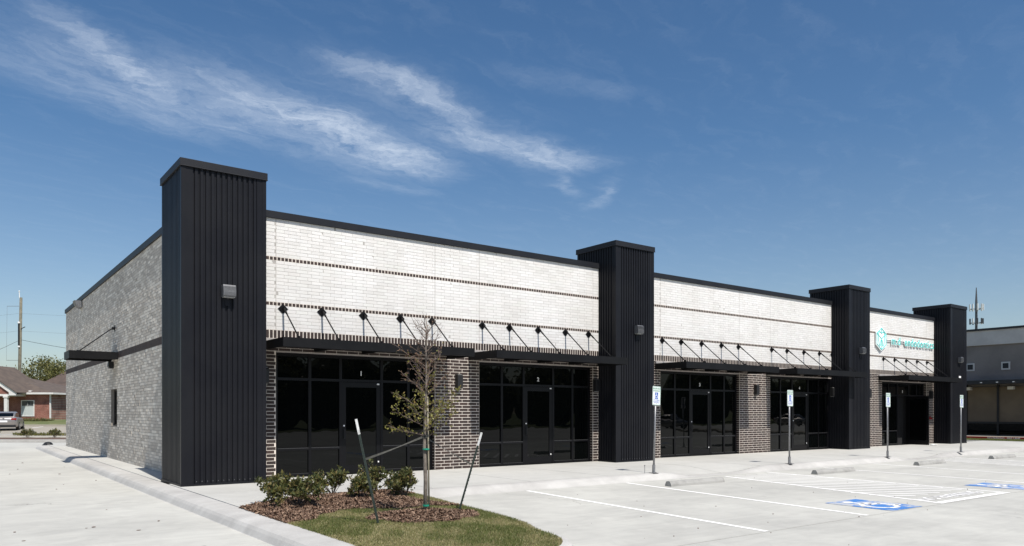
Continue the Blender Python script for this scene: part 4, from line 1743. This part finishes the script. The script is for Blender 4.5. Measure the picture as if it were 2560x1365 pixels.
M['fence'] = pmat('weathered_cedar', (.17, .165, .145), .9, (.10, .097, .085), 3, 6, rand=None)

# house 1: local x to the right, y away; base at its front right corner
hz = .82
h1 = thing('brick_house', NB(-46.4, 76.0, hz), 'red brick house with hipped brown shingle roof and white porch column', 'house', rz=NBR)
MB().box(-13, 0, 0, 9, -.4, 2.62).build('brick_wall', M['house_brick'], h1)
rf = MB()
ez, ov = 2.72, .55
A = (ov, -ov, ez); B = (ov, 9 + ov, ez); C = (-14, 9 + ov, ez); D = (-14, -ov, ez)
rgz = ez + 2.4
E1 = (-8.3, 4.5, rgz); E2 = (-14, 4.5, rgz)
rf.quad(A, E1, E2, D).quad(B, C, E2, E1)
rf.v += [A, B, E1]
rf.f.append((len(rf.v) - 3, len(rf.v) - 2, len(rf.v) - 1))
rf.quad(A, D, C, B)
roof = rf.build('roof', M['shingle'], h1)
MB().box(-14, ov + .01, -ov - .03, -ov, 2.56, 2.74).box(ov, ov + .03, -ov, 9 + ov, 2.56, 2.74).box(-14, ov, -ov, 0, 2.55, 2.565).build('fascia', M['trim'], h1)
MB().box(-2.0, -1.75, -.35, -.15, 2.75, 2.95).build('roof_vent', M['trim'], h1)
MB().box(-.06, .06, -.10, -.001, -.35, 2.55).build('downspout', M['trim'], h1)
wn = MB().box(-2.95, -2.87, -.05, .02, .35, 1.98).box(-1.70, -1.62, -.05, .02, .35, 1.98).box(-2.87, -1.70, -.05, .02, 1.90, 1.98).box(-2.87, -1.70, -.05, .02, .35, .43).build('window', M['trim'], h1)
MB().box(-2.869, -1.701, -.012, .0, .431, 1.899).build('pane', M['blind'], wn)
MB().box(-2.868, -1.702, -.02, -.013, 1.40, 1.899).build('upper_pane', M['house_glass'], wn)
MB().box(-2.30, -2.27, -.03, -.021, 1.42, 1.72).box(-2.868, -1.702, -.03, -.0135, 1.37, 1.40).build('sash', M['trim'], wn)
sl = MB()
for k in range(14):
    sl.box(-2.86, -1.71, -.019, -.0125, .46 + k * .065, .475 + k * .065)
sl.build('slats', M['trim'], wn)
# porch gable
gb = MB().prism([(-13, 2.55), (-2.5, 2.55), (-6.0, 4.95), (-10.8, 4.95)], 'y', -1.9, -1.75).build('porch_gable', M['house_brick'], h1)
MB().prism([(-2.15, 2.42), (-2.15, 2.68), (-6.0, 5.35), (-6.0, 4.95), (-2.85, 2.72), (-2.85, 2.42)], 'y', -2.05, -1.91).build('rake_board', M['trim'], h1)
MB().prism([(-2.05, 2.66), (-2.05, 2.74), (-6.0, 5.48), (-6.0, 5.36)], 'y', -2.15, 3.6).build('gable_roof', M['shingle'], h1)
MB().box(-13, -2.5, -1.9, 0, 2.35, 2.549).build('porch_beam', M['trim'], h1)
MB().box(-3.42, -3.12, -1.90, -1.65, -.3, 2.199).box(-3.49, -3.05, -1.95, -1.60, 2.2, 2.348).build('porch_column', M['trim'], h1)
# hedge in front of the house
pts_ = []
rh = np.random.default_rng(5)
for k in range(9000):
    pts_.append((rh.uniform(-9, .9), rh.uniform(-2.2, -.7), rh.uniform(-.5, .12 + .08 * math.sin(k))))
hd = soup('hedge', leaves(pts_, .12, .07, .4, 9), 4, M['shrub_leaf'])
hd.location = NB(-46.4, 76.0, hz)
hd.rotation_euler = (0, 0, NBR)
tag(hd, 'low clipped green hedge under the brick house window', 'hedge')
hd.pop('kind', None) if 0 else hd.__delitem__('kind')
hb = MB().box(-9, .8, -2.0, -.75, -.6, .02).build('hedge_core', M['shrub_leaf'], hd)

# house 2 behind with its lean-to
h2 = thing('far_house', NB(-41.0, 96.0, .85), 'house with large brown hipped roof half hidden behind the shop', 'house', rz=NBR)
MB().box(-21.5, 14, 0, 10, -.4, 2.4).build('wall', M['fence'], h2)
rf = MB()
A = (-22.5, -.6, 2.45); B = (14.6, -.6, 2.45); C = (14.6, 10.6, 2.45); D = (-22.5, 10.6, 2.45)
E1 = (-16.7, 5, 7.1); E2 = (9, 5, 7.1)
rf.quad(A, B, E2, E1).quad(C, D, E1, E2)
for tri in ((A, E1, D), (B, C, E2)):
    k = len(rf.v)
    rf.v += list(tri)
    rf.f.append((k, k + 1, k + 2))
rf.quad(A, D, C, B)
rf.build('roof', M['shingle2'], h2)
MB().box(-22.5, 14.6, -.64, -.60, 2.33, 2.52).build('fascia', M['trim'], h2)
h3 = thing('distant_house', NB(-66.0, 112.0, .85), 'distant brown roof peeking between the pole and the tree', 'house', rz=NBR)
MB().box(-4, 10, 0, 8, -.4, 2.6).build('wall', M['house_brick'], h3)
rf = MB()
A = (-5, -.6, 2.6); B = (11, -.6, 2.6); C = (11, 8.6, 2.6); D = (-5, 8.6, 2.6); E1 = (-.5, 4, 5.6); E2 = (4.2, 4, 5.6)
rf.quad(A, B, E2, E1).quad(C, D, E1, E2)
for tri in ((A, E1, D), (B, C, E2)):
    k = len(rf.v)
    rf.v += list(tri)
    rf.f.append((k, k + 1, k + 2))
rf.quad(A, D, C, B)
rf.build('roof', M['shingle'], h3)

# cedar fence
fn = thing('wood_fence', NB(-46.0, 79.0, .84), 'weathered grey wooden picket fence right of the brick house', 'fence', rz=NBR)
for k in range(40):
    hgt = 1.62 + random.uniform(-.03, .03)
    x_ = .05 + k * .152
    MB().box(x_, x_ + .14, -.01 + random.uniform(-.006, .006), .012, -.1, hgt).build('picket', M['fence'], fn)
MB().box(0, 6.2, .0125, .05, .3, .4).box(0, 6.2, .0125, .05, 1.2, 1.3).build('rail', M['fence'], fn)


# broad tree behind
def crown_pts(seed, n, cx_, cy_, cz_, rx_, ry_, rz_, clumps):
    r = np.random.default_rng(seed)
    out = []
    cs = []
    for k in range(clumps):
        d = r.normal(size=3)
        d /= np.linalg.norm(d)
        d[2] = abs(d[2]) * 1.1 - .35
        s = r.uniform(.45, 1.0)
        cs.append((cx_ + d[0] * rx_ * s, cy_ + d[1] * ry_ * s, cz_ + d[2] * rz_ * s, r.uniform(.10, .24)))
    for c_ in cs:
        m_ = n // clumps
        p = r.normal(size=(m_, 3)) * np.array([rx_, ry_, rz_ * .8]) * c_[3] * .75
        out.append(p + np.array(c_[:3]))
    return np.concatenate(out), cs


def big_tree(loc, label, seed, rx_, rz_, cz_, n=9000, lf=.26, name='broad_tree', clumps=70, rz=0):
    o = thing(name, loc, label, 'tree', rz=rz)
    p, cs = crown_pts(seed, n, 0, 0, cz_, rx_, rx_ * .9, rz_, clumps)
    tk = MB().tube([(0, 0, -.3), (.1, 0, cz_ * .35), (0, .1, cz_ * .6)], [.38, .3, .22], 8)
    for c_ in cs[::2]:
        st_ = Vector((0, .05, cz_ * .4))
        e_ = Vector(c_[:3])
        md = st_.lerp(e_, .5) + Vector((0, 0, -.2))
        tk.tube([st_, md, e_], [.12, .07, .02], 5, cap=False)
    tk.build('trunk', M['bark'], o)
    soup('crown', leaves(p, lf, lf * .55, .2, seed), 4, M['oak_leaf'], o)
    return o


big_tree(NB(-62.5, 104.0, .8), 'broad olive green tree rising behind the brown roofs', 11, 6.0, 3.9, 5.2, n=12000, lf=.30, clumps=95)

# wooden pole
pole = thing('utility_pole', NB(-61.9, 95.0, .8), 'tall weathered wooden utility pole behind the houses', 'pole', rz=NBR)
M['pole'] = pmat('weathered_pole', (.19, .17, .125), .9, (.12, .115, .085), 2.5, 5, bump=.5, bscale=25)
MB().tube([(-.18, 0, -1), (0, 0, 6), (.18, 0, 15.2)], [.24, .20, .16], 10).build('shaft', M['pole'], pole, smooth=True)
MB().tube([(.06, -.1, 15.1), (.02, -.1, 15.9)], .05, 6).ball((.02, -.1, 15.95), .10, 8, 5).build('insulator', M['white'], pole)
for z_ in (12.0, 9.0):
    MB().ball((.05, -.25, z_), (.16, .1, .14), 8, 5).build('insulator', M['white'], pole)
MB().box(-.02, .14, -.30, -.19, 9.1, 11.9).build('riser', M['black'], pole)
MB().tube([(.15, -.1, 11.2), (.75, -.1, 11.5)], .05, 6).build('bracket', M['black'], pole)
MB().tube([(0, -.1, 14.1), (-1.5, -.1, 14.1)], .025, 5).tube([(0, -.1, 7.3), (-1.6, -.1, 7.3)], .025, 5).tube([(-1.5, -.1, 14.1), (-1.6, -.1, 7.3)], .012, 5).build('conduit_arm', M['steel'], pole)


def wire(m, a, b, sag, r):
    a, b = Vector(a), Vector(b)
    n = 12
    m.tube([a.lerp(b, k / n) - Vector((0, 0, sag * 4 * (k / n) * (1 - k / n))) for k in range(n + 1)], r, 4, cap=False)


m = MB()
wire(m, (.1, 0, 9.9), (22, 2, 7.6), .6, .022)
wire(m, (-.1, 0, 9.8), (-9, -14, 2.8), .8, .020)
m.build('cable', M['black'], pole)
m = MB()
for z_ in (13.2, 11.0):
    wire(m, (.1, 0, z_), (45, -10, z_ - 1.6), .5, .008)
    wire(m, (-.1, 0, z_), (-40, 10, z_ - .6), .5, .008)
m.build('thin_wire', M['steel'], pole)


# parked car, rear toward us
M['silver'] = pmat('silver_paint', (.33, .31, .295), .28, metal=.55)
M['tire'] = pmat('tire', (.015, .015, .015), .8)
M['tail'] = pmat('tail_lamp', (.25, .01, .012), .25)
car = thing('parked_car', NB(-40.3, 60.4, .19), 'silver sedan parked with its rear toward the drive lane, at the left edge', 'car', rz=NBR + R(27))


def loft(sections, name, mat, parent, smooth=True):
    m = MB()
    n = len(sections[0])
    for s in sections:
        m.v += s
    for k in range(len(sections) - 1):
        for j in range(n):
            j2 = (j + 1) % n
            m.f.append((k * n + j, k * n + j2, (k + 1) * n + j2, (k + 1) * n + j))
    m.f.append(tuple(range(n))[::-1])
    m.f.append(tuple((len(sections) - 1) * n + j for j in range(n)))
    return m.build(name, mat, parent, smooth=smooth, bevel=0)


def csec(y_, hw, z0, z1, r=.12):
    p = []
    for (sx, a0) in ((1, 270), (1, 0), (-1, 90), (-1, 180)):
        cx_ = sx * (hw - r)
        cz_ = (z0 + r) if a0 in (270, 180) else (z1 - r)
        for q in range(4):
            a = R(a0 + 30 * q)
            p.append((cx_ + r * math.cos(a), y_, cz_ + r * math.sin(a)))
    return p


body = loft([csec(-2.42, .70, .42, .84, .12), csec(-2.36, .84, .28, 1.00, .14), csec(-2.0, .90, .22, 1.04, .16), csec(-1.3, .92, .20, 1.0, .16), csec(.6, .92, .20, .96, .15),
             csec(1.5, .90, .20, .92, .16), csec(2.2, .84, .24, .82, .16), csec(2.4, .70, .34, .70, .12)], 'body', M['silver'], car)
cab = loft([csec(-1.95, .66, .92, 1.04, .05), csec(-1.3, .66, .92, 1.34, .14), csec(-.8, .66, .92, 1.44, .16), csec(.2, .66, .92, 1.45, .16), csec(1.2, .66, .85, .98, .05)], 'cabin', M['silver'], car)
MB().quad((-.58, -1.93, 1.06), (.58, -1.93, 1.06), (.54, -1.36, 1.335), (-.54, -1.36, 1.335)).build('rear_window', M['glass'], car)
MB().box(.6605, .665, -1.2, .7, 1.02, 1.32).box(-.665, -.6605, -1.2, .7, 1.02, 1.32).build('side_window', M['glass'], car)
for sx in (-1, 1):
    MB().box(min(sx * .84, sx * .50), max(sx * .84, sx * .50), -2.43, -2.2, .80, .94).build('tail_lamp', M['tail'], car)
    for wy in (-1.4, 1.42):
        wh_ = MB().tube([(sx * .72, wy, .32), (sx * .94, wy, .32)], .32, 18).build('wheel', M['tire'], car)
        MB().tube([(sx * .93, wy, .32), (sx * .95, wy, .32)], .19, 12).build('rim', M['steel'], wh_)
MB().box(-.26, .26, -2.45, -2.425, .62, .76).build('number_plate', M['white'], car)
MB().box(-.80, .80, -2.44, -2.2, .26, .42).build('bumper', M['black'], car)
MB().tube([(.0, -2.40, .90), (.0, -2.43, .90)], .06, 12).build('badge', M['steel'], car)

# three shrubs in the far mulch strip, and a clump at the edge
for k, (px_, w_, r_, h_, lab) in enumerate([(-30.45, 47.5, .42, .66, 'dark shrub in the far mulch strip, right of the silver car'),
                                           (-28.75, 47.5, .34, .54, 'small shrub in the far mulch strip, nearest the end of the grey wall'),
                                           (-32.45, 47.0, .55, .62, 'shrub in the far mulch strip at the left edge, in front of the car')]):
    make_shrub(NB(px_, w_, .0), lab, 60 + k, r_, h_, 420, .12, 'shrubs in the far mulch strip', wd=.45)
gr = []
rg = np.random.default_rng(3)
for k in range(1600):
    u = rg.uniform(-33.5, -27)
    gr.append(NB(u, rg.uniform(50.6, 51.4), .0 + rg.uniform(0, .12)))
o = soup('ground_cover', leaves(gr, .16, .06, 1.0, 8), 4, M['oak_leaf'])
tag(o, 'straggly low ground cover along the far gravel strip', 'ground cover', kind='stuff')

# ------------------------------------------------------------------ right: neighbour building
M['stucco'] = pmat('dark_stucco', (.215, .19, .175), .9, (.17, .15, .138), .5, 5, bump=.3, bscale=20)
M['stucco_light'] = pmat('grey_cornice', (.52, .50, .475), .85, (.45, .43, .41), .8)
M['tan_blind'] = pmat('tan_shade', (.17, .13, .085), .8, (.13, .10, .068), .7, 4)
XB = 56.0
nbd = thing('neighbour_building', (XB, 20, -.14), 'dark grey flat roofed shop building at the right edge with tan window shades', 'building')


def np_(mb, name, mat, parent=nbd):
    o = mb.build(name, mat, parent)
    if parent is nbd:
        o.location = (-XB, -20, .14)
    return o


np_(MB().box(XB, XB + 20, 2, 34, 3.72, 6.1).box(XB + .6, XB + 20, 2, 34, -.14, 3.72), 'wall', M['stucco'])
np_(MB().box(XB - .12, XB + 20, 1.9, 34, 6.1, 7.08), 'cornice', M['stucco_light'])
np_(MB().box(XB - .2, XB + 20, 1.8, 34, 7.08, 7.22), 'coping', M['black'])
for y_ in (16.0, 18.25, 20.35, 22.5, 24.6):
    wf = np_(MB().box(XB - .06, XB - .001, y_ - .26, y_ + .26, 4.40, 4.92), 'vent_frame', M['stucco_light'])
    MB().box(XB - .07, XB - .061, y_ - .17, y_ + .17, 4.49, 4.83).build('vent', M['black'], wf)
aw = np_(MB().box(XB - 1.0, XB + .05, 8, 33, 3.45, 3.70), 'awning', M['black'])
for k in range(24):
    MB().box(XB - 1.02, XB - 1.001, 10.0 + k * .95, 10.12 + k * .95, 3.53, 3.58).build('bracket', M['white'], aw)
for y_ in (17.4, 20.0, 22.6):
    np_(MB().box(XB + .2, XB + .55, y_, y_ + .35, 3.10, 3.3), 'light_box', M['trim'])
for y_ in np.arange(9.3, 33, 1.95):
    np_(MB().box(XB + .44, XB + .59, y_ - .06, y_ + .06, -.14, 3.45), 'mullion', M['black'])
    sh = np_(MB().box(XB + .50, XB + .56, y_ + .061, y_ + 1.889, .95, 3.3), 'window_shade', M['tan_blind'])
    np_(MB().box(XB + .50, XB + .56, y_ + .061, y_ + 1.889, .10, .82), 'glass_pane', M['glass'])
    np_(MB().box(XB + .45, XB + .58, y_ + .061, y_ + 1.889, .82, .95), 'rail', M['black'])
np_(MB().tube([(XB - .05, 18.3, 4.38), (XB - .25, 18.9, 3.95), (XB - .9, 19.1, 3.70)], .012, 5), 'cable', M['black'])
np_(MB().box(XB + .40, XB + .45, 17.0, 18.4, -.10, .95), 'dark_panel', M['black'])
tag(MB().box(53.2, XB + .6, -10, 60, -.149, .02).build('far_walk', M['tan']), kind='structure')
fc2 = MB().box(53.0, 53.199, 12, 60, -.149, .035).build('fire_lane_curb', M['red'])
tag(fc2, kind='structure')
for y_ in (19.4,):
    me = text_mesh('NO PARKING   FIRE LANE', .16, .001, M['white'], .003)
    o = link('lettering', me, fc2, (52.997, y_, -.045))
    o.rotation_euler = (R(90), 0, R(-90))
lw = MB().box(46.8, 52.9, 12, 60, -.16, -.105).build('lawn_strip', M['lawn'])
tag(lw, kind='structure')
x_ = rng.uniform(46.9, 52.8, 30000)
y_ = rng.uniform(14.5, 24, 30000)
blades(x_, y_, .04, .10, 'lawn_grass', M['green_grass'], 'green grass strip before the neighbour building', zf=lambda a, b: np.full(a.shape, -.11), wd=.012)
c_ = MB().box(46.5, 46.8, 12, 60, -.17, .0).box(46.5, 52.9, 11.7, 12, -.17, .0).build('lawn_curb', M['curb'])
tag(c_, kind='structure')

# cell mast far beyond
ms_ = thing('cell_mast', (272.9, 107.9, 0), 'tall phone mast with antenna clusters above the neighbour roof', 'mast')
M['mast'] = pmat('mast_steel', (.07, .075, .085), .6)
MB().tube([(0, 0, -1), (0, 0, 38), (0, 0, 42.8)], [.55, .38, .12], 8).build('pole', M['mast'], ms_)
for (z_, rad, n_, hh, mt) in ((36.2, 1.95, 9, 2.1, 'white'), (31.6, 1.9, 9, 1.8, 'mast'), (28.2, 1.3, 6, 1.2, 'mast')):
    for k in range(n_):
        a = 2 * math.pi * k / n_ + .2
        x1, y1 = rad * math.cos(a), rad * math.sin(a)
        ring = 2 * math.pi / n_
        q = MB().box(x1 - .17, x1 + .17, y1 - .17, y1 + .17, z_ - hh / 2, z_ + hh / 2)
        q.build('antenna_panel', M['white'] if (mt == 'white' or k % 4 == 0) else M['mast'], ms_)
    fr = MB()
    for k in range(n_):
        a, b = 2 * math.pi * k / n_ + .2, 2 * math.pi * (k + 1) / n_ + .2
        fr.tube([(rad * math.cos(a), rad * math.sin(a), z_ - .5), (rad * math.cos(b), rad * math.sin(b), z_ - .5)], .07, 5)
        if k % 3 == 0:
            fr.tube([(0, 0, z_ - .9), (rad * math.cos(a), rad * math.sin(a), z_ - .5)], .08, 5)
    fr.build('platform', M['mast'], ms_)

# ------------------------------------------------------------------ the wooded street side opposite the shops (seen in the dark glass)
P = []
core = MB()
rw = np.random.default_rng(77)
for k in range(56):
    x_ = -75 + k * 4.0 + rw.uniform(-1.5, 1.5)
    y_ = -42 + rw.uniform(-4, 4)
    hh = rw.uniform(7.0, 9.0)
    P.append(crown_pts(200 + k, 1100, x_, y_, hh * .60, 4.2, 3.5, hh * .55, 22)[0])
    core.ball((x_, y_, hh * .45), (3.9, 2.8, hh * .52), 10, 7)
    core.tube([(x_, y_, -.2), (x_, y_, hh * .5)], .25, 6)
wd_ = soup('roadside_wood', leaves(np.concatenate(P), .42, .25, .2, 15), 4, M['oak_leaf'])
tag(wd_, 'row of roadside trees opposite the shops, reflected in the dark glass', 'wood', kind='stuff')
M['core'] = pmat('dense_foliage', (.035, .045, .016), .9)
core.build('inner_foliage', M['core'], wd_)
wg = MB().box(-200, 300, -119, -28, -.2, -.12).build('verge', M['lawn'])
tag(wg, kind='structure')

# cars standing far across the lot: the shop glass mirrors them
for k, (x_, y_, r_, lab) in enumerate([(64.0, -20.0, 8, 'silver sedan far across the lot, mirrored in the third shop window'),
                                       (80.0, -21.0, 5, 'silver sedan far across the lot, mirrored left in the fourth shop window'),
                                       (90.0, -21.5, 3, 'silver sedan farthest across the lot, mirrored right in the fourth shop window')]):
    copy_tree(car, (x_, y_, LOT + .002), R(r_), lab)
